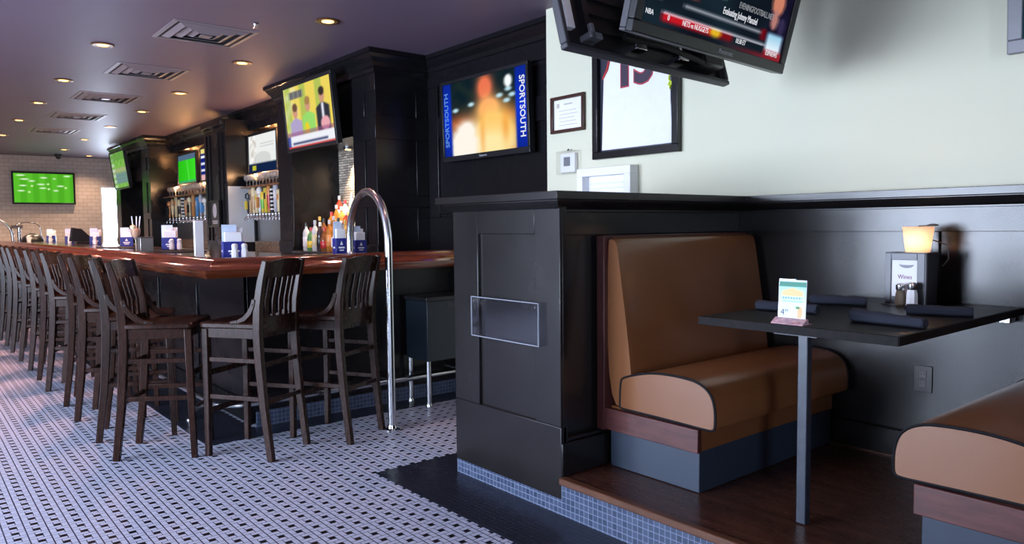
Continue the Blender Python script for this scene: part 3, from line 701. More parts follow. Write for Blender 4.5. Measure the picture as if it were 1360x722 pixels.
# ------------------------------------------------------------------ screens
def blob(u, v, cx, cy, rx, ry): return max(0., 1 - math.hypot((u - cx) / rx, (v - cy) / ry))
def mixc(a, b, f): f = min(1, max(0, f)); return tuple(x + (y - x) * f for x, y in zip(a, b))
RN = random.Random(3)
def nz(u, v, s=1.):  # cheap smooth noise
    return .5 + .25 * math.sin(u * 13.1 * s + 2.1 * math.sin(v * 7.3 * s)) + .25 * math.sin(v * 11.7 * s + 1.7 * math.sin(u * 9.1 * s + 1.3))
def px_fire(u, v):
    if u < .105 or u > .875:
        c = (.06, .22, .85)
        if u > .875: u = 1.0 - (u - .875) * .8
        return mixc(c, (.05, .12, .45), abs(v - .5) * 1.4 + (.2 if .0 < u < .02 else 0))
    c = mixc((.05, .12, .16), (.10, .16, .16), nz(u, v, 2))
    if v < .52: c = mixc(c, (.55, .25, .12), (.52 - v) * 4 * nz(u, v, 3))
    G = lambda cx, cy, rx, ry: math.exp(-((u - cx) / rx) ** 2 - ((v - cy) / ry) ** 2)
    c = mixc(c, (.80, .36, .16), .8 * G(.2, .42, .25, .14) + .7 * G(.8, .4, .12, .16))
    c = mixc(c, (.93, .46, .32), 1.9 * G(.53, .84, .08, .15)); c = mixc(c, (1., .68, .42), 2.0 * G(.57, .56, .12, .14))
    c = mixc(c, (1., .80, .44), 2.4 * G(.62, .22, .22, .28)); c = mixc(c, (1., .92, .66), 1.3 * G(.60, .08, .3, .2)); c = mixc(c, (1., .97, .92), 2.6 * G(.25, .10, .15, .22) * (.75 + .4 * nz(u, v, 4)) + 1.3 * G(.30, .34, .09, .10))
    c = mixc(c, (.95, .58, .20), .6 * G(.76, .30, .04, .22) + .5 * G(.49, .2, .03, .3))
    for a, b in ((.70, .70), (.80, .76), (.92, .8), (.36, .66), (.16, .62), (.78, .62), (.84, .68)): c = mixc(c, (.75, .9, .95), blob(u, v, a, b, .05, .035) * 2)
    c = mixc(c, (.98, 1., 1.), blob(u, v, .80, .86, .05, .09) * 4)
    return c
def px_news(u, v):
    c = mixc((.93, .82, .28), (.60, .72, .25), (math.sin(u * 19) > .3) * .8)
    if u < .3: c = mixc(c, (.92, .93, .85), .5 * nz(u, v, 2))
    def person(cx, h, shirt, skin=(.80, .55, .42), hair=(.35, .22, .14), w=.13):
        nonlocal c
        if abs(u - cx) < w * (1 if v < h - .18 else max(0, (h - .1 - v) / .08)) and .2 < v < h - .1: c = shirt
        if blob(u, v, cx, h, .055, .12) > 0: c = skin
        if blob(u, v, cx, h + .06, .055, .07) > 0: c = hair
    person(.22, .60, (.66, .60, .78)); person(.5, .66, (.55, .85, .35), hair=(.62, .45, .22)); person(.80, .74, (.08, .09, .14), hair=(.12, .08, .06))
    if abs(u - .80) < .025 and .3 < v < .62: c = (.9, .9, .95)
    if blob(u, v, .83, .3, .1, .12) > .1: c = (.92, .62, .66)
    if blob(u, v, .45, .28, .06, .12) > .1: c = (.9, .8, .1)
    if .12 < u < .42 and .80 < v < .92: c = (.08, .08, .08) if (int(u * 90) % 3) else (.9, .9, .9)
    if v < .20: c = (.94, .95, .98) if u > .06 else (.2, .25, .6)
    if .05 < v < .09 and .1 < u < .85: c = (.25, .28, .45)
    if v < .03: c = (.75, .15, .15)
    if .2 < v < .26: c = mixc(c, (.55, .25, .45), .6)
    return mixc(c, (.95, .95, .95), .14)
def px_pitch(u, v):
    c = mixc((.30, .66, .14), (.36, .74, .18), (math.sin(u * 30) > 0) * .7)
    for j, (a, b, w) in enumerate(((.12, .93, .10), (.9, .93, .08), (.18, .80, .10), (.5, .86, .08), (.30, .74, .07), (.15, .58, .08), (.45, .63, .09), (.48, .50, .08), (.78, .58, .08), (.70, .42, .06), (.12, .40, .08), (.68, .83, .03))):
        c = mixc(c, (.82, .92, .78), blob(u, v, a, b, w, .035) * 2)
    for a, b in ((.3, .57), (.58, .47), (.57, .64), (.25, .36), (.87, .52)): c = mixc(c, (.95, 1., .8), blob(u, v, a, b, .02, .04) * 3)
    return c
def px_stadium(u, v):
    c = mixc((.42, .68, .25), (.55, .75, .38), nz(u, v, 2))
    if .40 < v < .56: c = mixc((.75, .78, .55), (.5, .6, .4), nz(u, v, 4))
    if .12 < v < .42 and u > .15: c = mixc((.35, .5, .4), (.55, .65, .7), nz(u * 2, v, 6))
    if u < .2: c = mixc(c, (.80, .85, .82), .7 * (math.sin(v * 40) > -.3))
    if v > .78: c = mixc(c, (.35, .55, .25), .5)
    return c
def px_white(u, v):
    if v < .25:
        c = (.07, .14, .28)
        if .12 < u < .26 and .06 < v < .19: c = (.75, .75, .2)
        return c
    c = (.93, .94, .93)
    if blob(u, v, .16, .62, .14, .5) > .15: c = mixc((.80, .78, .74), (1, 1, 1), nz(u, v, 2))
    if .42 < u < .9 and (.66 < v < .69 or .74 < v < .76): c = (.78, .79, .80)
    if blob(u, v, .5, .34, .3, .2) > 0: c = mixc(c, (.75, .75, .74), .5)
    return c
def px_soccer(u, v):
    if v > .82: return (.32, .42, .52)
    c = mixc((.16, .75, .10), (.24, .88, .16), u)
    if abs(u - .5 - (.8 - v) * .15) < .02: c = (.4, .9, .35)
    if v < .08: c = mixc(c, (.3, .5, .7), .5)
    return c
def px_poster(u, v):
    c = (.07, .12, .48) if u < .5 else mixc((.85, .68, .55), (.5, .4, .35), nz(u, v, 3))
    if u < .5 and (int(v * 14) % 3) == 1: c = (.92, .93, .97)
    if v > .85 and u < .55: c = (.92, .85, .5)
    if v < .18 and u < .6: c = (.9, .7, .7)
    if blob(u, v, .75, .7, .18, .12) > 0: c = (.75, .5, .4)
    return c
def px_sports(u, v):
    c = mixc((.055, .08, .12), (.09, .15, .19), nz(u, v, 1))
    if u < .10 and .16 < v < .32: c = (.70, .14, .18) if v > .19 else (.85, .85, .87)
    if .02 < u < .10 and .21 < v < .26: c = (.9, .75, .75)
    if .24 < u < .84 and abs(v - .165 + (u - .24) * .0) < .008: c = (.75, .76, .80)
    if .22 < u < .33 and .22 < v < .44: c = mixc((.78, .52, .44), (.25, .12, .12), 1 - blob(u, v, .275, .30, .06, .14))
    if .40 < u < .50 and .29 < v < .36: c = (.62, .86, .82)
    if .24 < u < .84 and .50 < v < .56: c = (.62, .10, .14)
    if .05 < u < .80 and .60 < v < .93: c = mixc((.10, .20, .28), (.22, .34, .40), nz(u, v, 2))
    if blob(u, v, .42, .74, .12, .2) > 0: c = (.45, .32, .28)
    if u > .845: c = mixc((.05, .05, .12), (.12, .10, .22), nz(u, v, 2))
    if .80 < u < .845 and .12 < v < .2: c = (.42, .05, .1)
    if blob(u, v, .89, .40, .05, .09) > 0: c = (.80, .50, .40)
    if blob(u, v, .885, .28, .03, .07) > 0: c = (.70, .48, .45)
    if blob(u, v, .95, .25, .03, .06) > 0: c = (.2, .17, .3)
    if .855 < u < .985 and .062 < v < .185: c = mixc((.93, .97, 1.), (.55, .78, .90), (v - .062) * 8)
    if .12 < u < .60 and .040 < v < .086: c = (.76, .09, .14) if u < .5 else (.48, .06, .1)
    if blob(u, v, .475, .068, .04, .03) > 0: c = (.88, .70, .15)
    if .12 < u < .85 and abs(v - .092) < .006: c = (.9, .9, .95)
    if v < .030: c = mixc(c, (.52, .13, .17), (u - .5) * 2.4)
    if u > .85 and .03 <= v < .062: c = (.62, .16, .20)
    return c
def tv(label, O, ex, ez, W, Hh, fn, nx, ny, bez=.035, depth=.07, strength=1., group=None, low=None, back=True, bracket=None, bm=None, edge=None):
    """flat screen: O is the bottom left corner of the bezel seen from the front"""
    F = frame(O, ex, ez); low = low or bez
    t = thing('television', label, 'television', F[0], group)
    bz = MB(); bz.fbox(F, 0, W, 0, low, -.02, .012).fbox(F, 0, W, Hh - bez, Hh, -.02, .012).fbox(F, 0, bez, low, Hh - bez, -.02, .012).fbox(F, W - bez, W, low, Hh - bez, -.02, .012)
    bz.build('bezel', bm or PLASTIC, t, bevel=.004)
    if edge: MB().ring(F, W, Hh, .012, -.05, -.02).build('cabinet_edge', edge, t, bevel=.003)
    MB().fbox(F, .006, W - .006, .006, Hh - .006, -.045, -.018).fbox(F, W * .12, W * .88, Hh * .12, Hh * .8, -depth, -.045).build('housing', PLASTIC, t, bevel=.006)
    s = picture('screen', (F[0] + F[1] * bez + F[2] * low + F[3] * .001, F[1], F[2], F[3]), W - 2 * bez, Hh - bez - low, nx, ny, fn, strength, t)
    if bracket is not None:
        MB().fbox(F, W * .35, W * .65, Hh * .3, Hh * .65, -bracket, -depth + .002).build('wall_bracket', PLASTIC, t)
    return t, F, s
GREYLET = paint('grey_lettering', (.4, .4, .42), .4)
# the glowing figure screen on the dark panelled wall
t, F, s = tv('large wall screen showing a glowing orange figure between blue side bands', (3.645, 5.30, 1.79), (0, -1, 0), (-.03, 0, 1), 1.13, .665, px_fire, 120, 70, .026, .05, 1.0, low=.045, bracket=.052)
LETB = emis('screen_pale_blue', (.14, .34, .85), .8); LETW = emis('screen_white', (.9, .93, 1.), .9)
text_mb('SPORTSOUTH', (F[0] + F[1] * .075 + F[2] * .345 + F[3] * .004, F[2], -F[1], F[3]), .075, sx=.95, bold=.001).build('side_lettering', LETB, s)
text_mb('SPORTSOUTH', (F[0] + F[1] * 1.05 + F[2] * .345 + F[3] * .004, -F[2], F[1], F[3]), .085, sx=.85, bold=.001).build('side_lettering', LETW, s)
text_mb('Panasonic', (F[0] + F[1] * .565 + F[2] * .022 + F[3] * .013, *F[1:]), .026).build('maker_lettering', GREYLET, t)
# tilted screens hung before the two cabinets
t, F, s = tv('tilted screen with three seated presenters, hung before the bottle niche', (3.03, 7.09, 1.985), (0, -1, 0), (-.09, 0, 1), 1.07, .63, px_news, 110, 62, .032, .09, 1.0)
MB().tube([(3.12, 6.55, 2.3), (3.25, 6.55, 2.3)], .03, 10).build('mount_arm', PLASTIC, t)
t, F, s = tv('tilted screen with a green stadium scene, hung before the far cabinet', (3.10, 14.86, 1.955), (0, -1, 0), (-.13, 0, 1), 1.07, .66, px_stadium, 70, 40, .032, .09, 1.0)
MB().tube([(3.14, 14.3, 2.3), (3.25, 14.3, 2.3)], .03, 10).build('mount_arm', PLASTIC, t)
tv('flat screen with green football pitch on the far brick wall', (1.80, 17.37, 1.77), (1, 0, 0), (0, 0, 1), 1.08, .64, px_pitch, 110, 62, .035, .05, 1.1, bracket=.075)
t, F, s = tv('white and dark blue screen above the nearer tap wall', (3.47, 9.36, 1.905), (0, -1, 0), (0, 0, 1), .93, .51, px_white, 60, 40, .03, .06, 1.0, bracket=.14)
t, F, s = tv('bright green soccer screen above the farther tap wall', (3.47, 12.36, 1.925), (0, -1, 0), (0, 0, 1), .93, .48, px_soccer, 60, 40, .03, .06, 1.0, bracket=.14)
tv('blue poster-like screen right of the soccer screen', (3.47, 11.25, 1.92), (0, -1, 0), (0, 0, 1), .93, .50, px_poster, 60, 40, .03, .06, 1.0, bracket=.14)
# back-to-back pair over the booth
a15 = R(15); dx = V((math.cos(R(2.4)), math.sin(R(2.4)), 0)); nf = V((dx.y, -dx.x, 0))
t, F, s = tv('large sports news screen tilted towards the booth, nearest the camera', (2.0417, 1.8029, 1.9344), V((1.0785, .0513, -.0145)), V((0, 0, math.cos(a15))) + nf * math.sin(a15), 1.08, .665, px_sports, 150, 90, .042, .10, 1.0, low=.044, bm=PLASTIC, edge=GREYP)
def stx(body, a, b, size, mat, sx=1., name='screen_lettering', al='CENTER'):
    text_mb(body, (F[0] + F[1] * a + F[2] * b + F[3] * .004, *F[1:]), size, sx=sx, align=al, extrude=.0004).build(name, mat, s)
stx('Evaluating Johnny Manziel', .66, .172, .038, LETW, .66); stx('EVENINGFOOTBALL.NET', .77, .212, .034, emis('screen_grey', (.45, .48, .52), .6), .72)
stx('NETS vs NUGGETS', .375, .079, .027, LETW, .78); stx('10:30 ET', .70, .078, .027, LETW, .8); stx('NBA', .085, .083, .026, LETW, .9); stx('ESPNEWS', .955, .068, .027, LETW, .85); stx('0', .20, .081, .026, LETW)
text_mb('Panasonic', (F[0] + F[1] * .60 + F[2] * .020 + F[3] * .013, *F[1:]), .026).build('maker_lettering', GREYLET, t)
# the other of the pair, seen from its hollow back
nb = -nf; ezb = V((0, 0, math.cos(a15))) + nb * math.sin(a15)
Fb = frame(V((1.9792, 2.0551, 1.9178)), V((1.1188, .0503, -.0097)), ezb)   # normal points to the camera, away from its screen
t = thing('television', 'wall screen seen from its hollow black back behind the sports screen', 'television', Fb[0])
MB().ring(Fb, 1.12, .66, .022, -.034, .004).build('rim', GREYP, t, bevel=.006)
MB().fbox(Fb, .022, 1.098, .022, .638, -.034, -.028).build('back_panel', PLASTIC, t)
mb = MB()
for k in range(7): mb.fbox(Fb, .16, .95, .11 + .07 * k, .135 + .07 * k, -.03, -.012)
mb.fbox(Fb, .14, .17, .05, .6, -.03, .0).fbox(Fb, .95, .98, .05, .6, -.03, .0).build('cooling_ribs', PLASTIC, t)
MB().fbox(Fb, .03, .075, .09, .6, -.03, .0).build('side_plate', paint('painted_side_reflection', (.8, .8, .82), .4), t, bevel=.004)  # light reflected off the inner side, put into a pale plate colour
for a in (.12, .40, .70): MB().fbox(Fb, a, a + .07, .05, .075, -.03, .03).fbox(Fb, a + .01, a + .03, .05, .11, .01, .03).build('clip', CHROME if a != .12 else SILVERP, t, bevel=.003)
MB().tube([Fb[0] + Fb[1] * .3 + Fb[2] * .07 + Fb[3] * .05, Fb[0] + Fb[1] * .55 + Fb[2] * .06 + Fb[3] * .07, Fb[0] + Fb[1] * .9 + Fb[2] * .05 + Fb[3] * .04], .012, 8).build('cable', RUBBER, t, smooth=40)
MB().fbox(Fb, .022, 1.098, .022, .638, -.040, -.034).build('screen', paint('dark_screen_glass', (.01, .01, .012), .1), t)
MB().fbox(Fb, .85, 1.0, .04, .16, -.03, .06).build('speaker_box', PLASTIC, t, bevel=.01)
t = thing('ceiling_mount', 'black ceiling pole bracket carrying the pair of back-to-back screens', 'bracket', (2.56, 1.98, 2.0))
MB().tube([(2.56, 1.975, 2.28), (2.56, 1.975, H)], .025, 12).build('pole', PLASTIC, t, smooth=40)
MB().box(2.36, 2.76, 1.88, 2.07, 2.2, 2.29).build('cross_head', PLASTIC, t, bevel=.004)
# screen at the right edge of the picture
Fr = frame((3.40, 1.045, 1.897), (0, -1, 0), (-.05, 0, 1))
t, F, s = tv('grey-framed screen on the sage wall at the upper right corner', (3.40, 1.045, 1.897), (0, -1, 0), (-.05, 0, 1), 1.05, .62, lambda u, v: (.72, .1, .12) if (u < .05 and .3 < v < .42) else mixc((.10, .25, .32), (.06, .12, .18), v), 50, 30, .052, .07, .9, low=.052, bm=SILVERP, bracket=.12)

# ------------------------------------------------------------------ things on the sage wall
t = thing('framed_jersey', 'white number 15 jersey in a black frame on the sage wall', 'framed jersey', (3.53, 3.05, 1.667))
F = frame((3.529, 3.398, 1.667), (0, -1, 0), (0, 0, 1)); JW, JH = .682, .83
MB().ring(F, JW, JH, .045, 0, .04).build('frame', BLACK, t, bevel=.004)
MB().fbox(F, .045, JW - .045, .045, JH - .045, 0, .008).build('mat_board', paint('navy_mat', (.012, .013, .03), .5), t)
def jy(y, z, d=.012): return F[0] + F[1] * (3.398 - y) + F[2] * (z - 1.667) + F[3] * d
JO = [(3.332, 1.722), (2.775, 1.722), (2.775, 1.85), (2.785, 1.98), (2.785, 2.12), (2.83, 2.2), (2.86, 2.44), (3.24, 2.44), (3.25, 2.30), (3.275, 2.22), (3.315, 2.17), (3.322, 2.0)]
MB().loft([[jy(y, z, d_) for y, z in JO] for d_ in (.008, .018)]).build('jersey', paint('white_mesh_fabric', (.80, .80, .86), .7, .04, 20), t, bevel=.004)
mb = MB(); mb.loft([[jy(y, z, d_) for y, z in [(3.252, 2.30), (3.278, 2.215), (3.318, 2.165), (3.324, 2.178), (3.29, 2.225), (3.266, 2.305)]] for d_ in (.018, .021)]); mb.build('sleeve_trim', TC['red'], t)
RED = paint('number_red', (.42, .03, .05), .6); NVY = paint('number_navy', (.035, .02, .045), .6)
text_mb('15', (jy(3.06, 2.212, .019), *F[1:]), .33, sx=.93, bold=.022).build('number_outline', RED, t)
text_mb('15', (jy(3.06, 2.212, .0205), *F[1:]), .33, sx=.93, bold=.013).build('number', NVY, t)
mb = MB(); pts = [jy(2.80 - .06 * k / 8, 2.055 + .02 * math.sin(k * 2.2), .020) for k in range(9)]; mb.tube(pts, .0065, 6); mb.tube([jy(2.765 - .03 * math.cos(a), 2.095 + .026 * math.sin(a), .02) for a in [k * .7 for k in range(8)]], .006, 6); mb.build('signature', paint('lime_ink', (.6, .72, .05), .5), t)
t = thing('framed_certificate', 'small wooden framed certificate left of the jersey', 'certificate', (3.53, 3.65, 1.87))
F = frame((3.529, 3.81, 1.872), (0, -1, 0), (0, 0, 1)); MB().ring(F, .32, .245, .022, 0, .025).build('frame', paint('brown_frame', (.055, .02, .014), .3), t, bevel=.003); MB().fbox(F, .022, .298, .022, .223, 0, .006).build('paper', paint('cream_paper', (.82, .80, .76), .5), t)
mb = MB()
for k in range(5): mb.fbox(F, .07 + .01 * (k % 2), .25 - .015 * (k % 3), .05 + .024 * k, .054 + .024 * k, .006, .007)
mb.fbox(F, .05, .075, .17, .2, .006, .0075).fbox(F, .12, .2, .185, .195, .006, .0075).build('printing', paint('pale_print', (.5, .45, .42), .6), t)
t = thing('thermostat', 'white thermostat with grey display under a clear cover', 'thermostat', (3.53, 3.63, 1.58))
F = frame((3.529, 3.725, 1.59), (0, -1, 0), (0, 0, 1)); MB().fbox(F, .02, .16, .012, .14, 0, .03).build('body', WHITE, t, bevel=.005); MB().fbox(F, .055, .115, .055, .115, .03, .032).build('display', paint('lcd_grey', (.2, .21, .23), .2), t); MB().ring(F, .185, .155, .006, 0, .05).fbox(F, 0, .185, 0, .155, .05, .053).build('clear_cover', glass('clear_plastic'), t); MB().lathe(F[0] + F[1] * .09 + F[2] * .16 + F[3] * .02, [(.008, -.006), (.012, 0), (.004, .01)], 10).build('lock', CHROME, t)
t = thing('shadow_box', 'white deep picture frame just above the black ledge', 'picture frame', (3.49, 3.28, 1.25))
F = frame((3.528, 3.50, 1.25), (0, -1, 0), (0, 0, 1)); MB().ring(F, .46, .362, .052, 0, .078).build('frame', WHITE, t, bevel=.003); MB().fbox(F, .05, .41, .05, .315, 0, .02).build('picture', PAPER, t); mb = MB()
for k in range(7): mb.fbox(F, .06, .40, .07 + .032 * k, .074 + .032 * k, .02, .021)
mb.build('lines', paint('faint_blue_print', (.6, .68, .78), .5), t)
t = thing('power_outlet', 'dark wall outlet on the black wainscot beneath the table', 'outlet', (3.52, 1.373, .49))
F = frame((3.522, 1.413, .488), (0, -1, 0), (0, 0, 1)); MB().fbox(F, 0, .078, 0, .118, 0, .006).build('cover_plate', paint('brown_black_plate', (.016, .013, .014), .3), t, bevel=.002)
for b in (.022, .064): MB().fbox(F, .024, .054, b, b + .032, .006, .009).build('socket', paint('brown_socket', (.07, .06, .06), .4), t, bevel=.002)
mb = MB()
for b in (.022, .064): mb.fbox(F, .031, .034, b + .012, b + .026, .009, .0095).fbox(F, .044, .047, b + .012, b + .026, .009, .0095)
mb.build('slots', RUBBER, t)
t = thing('acrylic_pocket', 'clear acrylic menu pocket screwed to the end of half wall', 'menu pocket', (2.14, 2.64, .725))
F = frame((2.157, 2.886, .725), (0, -1, 0), (0, 0, 1)); ACR = glass('acrylic', (.93, .94, .97), .06)
MB().fbox(F, 0, .486, 0, .188, .024, .027).fbox(F, 0, .486, 0, .003, 0, .024).fbox(F, 0, .003, 0, .188, 0, .024).fbox(F, .483, .486, 0, .188, 0, .024).build('pocket', ACR, t)
mb = MB()
for a, b in ((0, 1), (1, 0)):
    pass
mb.fbox(F, 0, .486, .186, .189, .023, .0285).fbox(F, 0, .486, -.001, .002, .023, .0285).fbox(F, -.001, .002, 0, .188, .023, .0285).fbox(F, .484, .487, 0, .188, .023, .0285); mb.build('polished_edge', paint('acrylic_edge', (.35, .37, .42), .2), t)
for a in (.02, .466): MB().fbox(F, a - .004, a + .004, .165, .173, .027, .029).build('screw', CHROME, t)

# ------------------------------------------------------------------ booths and table
BX0, BX1 = 2.42, 3.49
def arc_round(pts, n=5):
    """Chaikin-rounded closed outline"""
    for _ in range(n):
        q = []
        for i, p in enumerate(pts):
            a = V(p); b = V(pts[(i + 1) % len(pts)]); q += [a * .75 + b * .25, a * .25 + b * .75]
        pts = q
    return pts
def booth(label, mir):
    my = (lambda y: y) if not mir else (lambda y: 2 * 1.364 - y)
    t = thing('booth_bench', label, 'booth', (2.95, my(2.0), .17), 'caramel booth benches')
    def P(poly): return [(my(y), z) for y, z in poly]
    # seat cushion: profile rounded, ends slightly pillowed
    seat = arc_round([(2.19, .445), (2.195, .46), (2.19, .565), (2.175, .585), (2.05, .622), (1.95, .633), (1.85, .632), (1.775, .624), (1.718, .588), (1.699, .53), (1.698, .46), (1.705, .444), (1.73, .440), (1.9, .444), (2.1, .446)], 2)
    c = V((1.95, .53)); rings = []
    for x, s_ in ((BX0, .972), (BX0 + .003, .986), (BX0 + .010, 1.), (BX1, 1.)):
        rings.append([V((x, my(c.x + (p[0] - c.x) * s_), c.y + (p[1] - c.y) * s_)) for p in seat])
    MB().loft(rings).build('seat_cushion', LEATHER, t, smooth=30)
    vis = [V((BX0 + .002, my(c.x + (p[0] - c.x) * .996), c.y + (p[1] - c.y) * .996)) for p in seat]
    MB().tube([p for p in vis], .0052, 6, True).build('seat_piping', PIPING, t, smooth=50)
    MB().tube([V((BX1 - .004, p.y, p.z)) for p in vis], .0052, 6, True).build('seat_piping', PIPING, t, smooth=50)
    back = arc_round([(2.27, .447), (2.27, 1.19), (2.245, 1.196), (2.218, 1.186), (2.205, 1.15), (2.118, .60), (2.125, .447)], 2)
    c = V((2.21, .8)); rings = []
    for x, s_ in ((BX0 + .002, .93), (BX0 + .012, .962), (BX0 + .026, .985), (BX0 + .042, .996), (BX0 + .06, 1.), (BX1 - .02, 1.), (BX1 - .004, .985)):
        rings.append([V((x, my(c.x + (p[0] - c.x) * s_), c.y + (p[1] - c.y) * (1 if s_ > .99 else 1 - (1 - s_) * .35))) for p in back])
    MB().loft(rings).build('back_cushion', LEATHER, t, smooth=50)
    def ybox(mb, x0, x1, ya, yb, z0, z1): return mb.box(x0, x1, min(my(ya), my(yb)), max(my(ya), my(yb)), z0, z1)
    ybox(MB(), BX0 - .018, BX1 + .005, 2.268, 2.314, .335, 1.203).build('wood_back', BOOTHV, t, bevel=.003)
    ybox(MB(), BX0 - .015, BX0 + .012, 1.768, 2.268, .341, .437).build('wood_end_trim', BOOTHW, t, bevel=.003)
    ybox(MB(), BX0 + .014, BX1, 1.775, 2.26, .341, .445).build('seat_apron', LEATHER, t, bevel=.006)
    ybox(MB(), BX0 + .016, BX1, 1.783, 2.262, .172, .341).build('kick_base', KICK, t, bevel=.003)
    return t
booth('caramel vinyl booth bench with full back against the half wall', False)
booth('caramel vinyl booth bench cut off at the lower right corner', True)
t = thing('booth_table', 'black worn-edge booth table on a single dark steel leg', 'table', (2.94, 1.364, .17))
MB().box(2.36, 3.505, .995, 1.733, .8655, .8975).build('table_top', TABLE, t, bevel=.004)
mb = MB().box(2.357, 2.36, .995, 1.733, .867, .896).box(2.36, 3.505, .992, .995, .867, .896); mb.build('edge_band', TEDGE, t)
MB().box(2.455, 2.488, 1.342, 1.379, .172, .8655).build('leg', LEGM, t, bevel=.003)
MB().box(2.40, 2.60, 1.28, 1.44, .857, .8655).build('leg_plate', LEGM, t)
MB().box(3.44, 3.506, 1.02, 1.06, .835, .8655).build('wall_cleat', STEEL, t, bevel=.003)

# ------------------------------------------------------------------ on the table
TZ = .8975
def roll(label, a, b, r0, r1):
    a, b = V((*a, TZ)), V((*b, TZ)); t = thing('napkin_roll', label, 'napkin roll', (a + b) / 2, 'rolled navy napkins')
    d = (b - a).normalized(); n = 14; rings = []
    w = V((-d.y, d.x, 0)); L_ = (b - a).length
    for k in range(9):
        f = k / 8; r = r0 + (r1 - r0) * f; r *= 1 + .04 * math.sin(k * 2.3); p = a + (b - a) * f
        rings.append([p + w * (r * 1.15 * math.cos(q) * (1 + .05 * math.sin(3 * q + k))) + V((0, 0, r * .92 * (1 + math.sin(q)))) for q in [2 * PI * j / n for j in range(n)]])
    MB().loft(rings).build('rolled_cloth', NAVY, t, smooth=60)
    p = a + d * L_ * .5; mb = MB()
    mb.loft([[a + d * (L_ * f) + w * (r0 + (r1 - r0) * f) * x + V((0, 0, z)) for x, z in ((-1.12, .008), (-1.18, .012), (-.9, .032), (-.86, .03))] for f in (.02, .98)]); mb.build('overlap_flap', NAVY, t, smooth=40)
    q = MB(); q.tube([a - d * .004 + V((0, 0, .02)) + w * (.009 * math.cos(s_) * (1 - s_ / 14)) + V((0, 0, .009 * math.sin(s_) * (1 - s_ / 14))) for s_ in [k * .6 for k in range(20)]], .0025, 5); q.build('spiral_end', NAVY, t)
roll('navy napkin roll at the front corner of the table', (2.62, 1.262), (2.60, 1.012), .026, .018)
roll('navy napkin roll half hidden behind the tent card', (2.71, 1.70), (2.735, 1.455), .021, .02)
roll('navy napkin roll behind the tent card nearest the back wall', (3.07, 1.668), (3.145, 1.458), .023, .021)
roll('navy napkin roll in front of the menu caddy', (2.97, 1.225), (3.04, 1.018), .021, .019)
# promo tent card
t = thing('tent_card', 'white and teal promotional tent card priced 4.99 at table edge', 'tent card', (2.40, 1.375, TZ))
F = frame((2.405, 1.430, TZ + .004), (0, -1, 0), (.06, 0, 1))
def px_card(u, v):
    c = mixc((.86, .97, .98), (.55, .85, .9), (v - .45) * 1.6)
    if v > .84: c = (.10, .50, .40)
    if v > .96: c = (.85, .9, .9)
    if .10 < u < .9 and .66 + .16 * (1 - abs(u - .5) * 1.4) > v > .60: c = (.93, .78, .52)
    if .14 < u < .86 and .54 < v < .58 and int(u * 30) % 3: c = (.35, .55, .75)
    if .12 < u < .9 and .47 < v < .50: c = (.55, .8, .85)
    if .7 < u < .9 and .08 < v < .36 and blob(u, v, .78, .22, .12, .16) > 0: c = (.9, .72, .5)
    if .64 < u < .78 and .30 < v < .36: c = (.25, .5, .2)
    if v < .06: c = (.9, .9, .92)
    return c
MB().fbox(F, 0, .108, 0, .152, -.004, 0).build('card_holder', glass('card_acrylic', (.95, .97, .97), .03), t)
MB().fbox(F, .002, .106, .004, .149, .0, .0012).build('card', PAPER, t)
picture('card_print', (F[0] + F[1] * .003 + F[2] * .006 + F[3] * .0016, *F[1:]), .102, .142, 50, 70, px_card, 0, t, lit=False)
text_mb('4', (F[0] + F[1] * .019 + F[2] * .034 + F[3] * .0018, *F[1:]), .032, extrude=.0002).build('price_lettering', NVY, t); text_mb('99', (F[0] + F[1] * .034 + F[2] * .040 + F[3] * .0018, *F[1:]), .014, extrude=.0002).build('price_lettering', NVY, t)
MB().prism([(2.372, TZ), (2.435, TZ), (2.435, TZ + .003), (2.412, TZ + .006), (2.408, TZ + .02), (2.402, TZ + .02), (2.374, TZ + .004)], 'y', 1.316, 1.436).build('foot', paint('card_foot_print', (.55, .32, .36), .4, .9, 60), t)
MB().box(2.3735, 2.3985, 1.33, 1.36, TZ + .0075, TZ + .009).build('foot_red_patch', TC['red'], t)
# menu caddy
CADM = paint('pewter_black', (.05, .05, .058), .35, .3, 12, metal=.3)
t = thing('menu_caddy', 'black metal menu caddy with wine card against the wainscot', 'menu caddy', (3.33, 1.36, TZ))
F = frame((3.285, 1.447, TZ), (0, -1, 0), (0, 0, 1))
MB().fbox(F, 0, .025, 0, .222, -.004, 0).fbox(F, .13, .17, 0, .222, -.004, 0).fbox(F, .025, .13, .19, .222, -.004, 0).fbox(F, .025, .13, 0, .035, -.004, 0).build('front_plate', CADM, t, bevel=.0015)
MB().fbox(F, 0, .17, 0, .222, -.105, -.101).build('back_plate', CADM, t)
mb = MB()
for z0 in (0, .075, .15): mb.fbox(F, 0, .004, z0, z0 + .03, -.101, -.004)
mb.fbox(F, 0, .004, .19, .222, -.101, -.004).build('side_slats', CADM, t)
MB().fbox(F, .158, .172, 0, .222, -.101, .004).build('side_plate', CADM, t, bevel=.006)
MB().fbox(F, 0, .17, .218, .222, -.101, 0).fbox(F, 0, .17, 0, .004, -.101, .03).build('top_and_base', CADM, t)
MB().fbox(F, .022, .132, .03, .192, -.009, -.006).build('wine_card', PAPER, t)
text_mb('Wines', (F[0] + F[1] * .08 + F[2] * .118 + F[3] * -.0055, *F[1:]), .026, sx=.85).build('card_lettering', paint('plum_ink', (.22, .03, .12), .5), t)
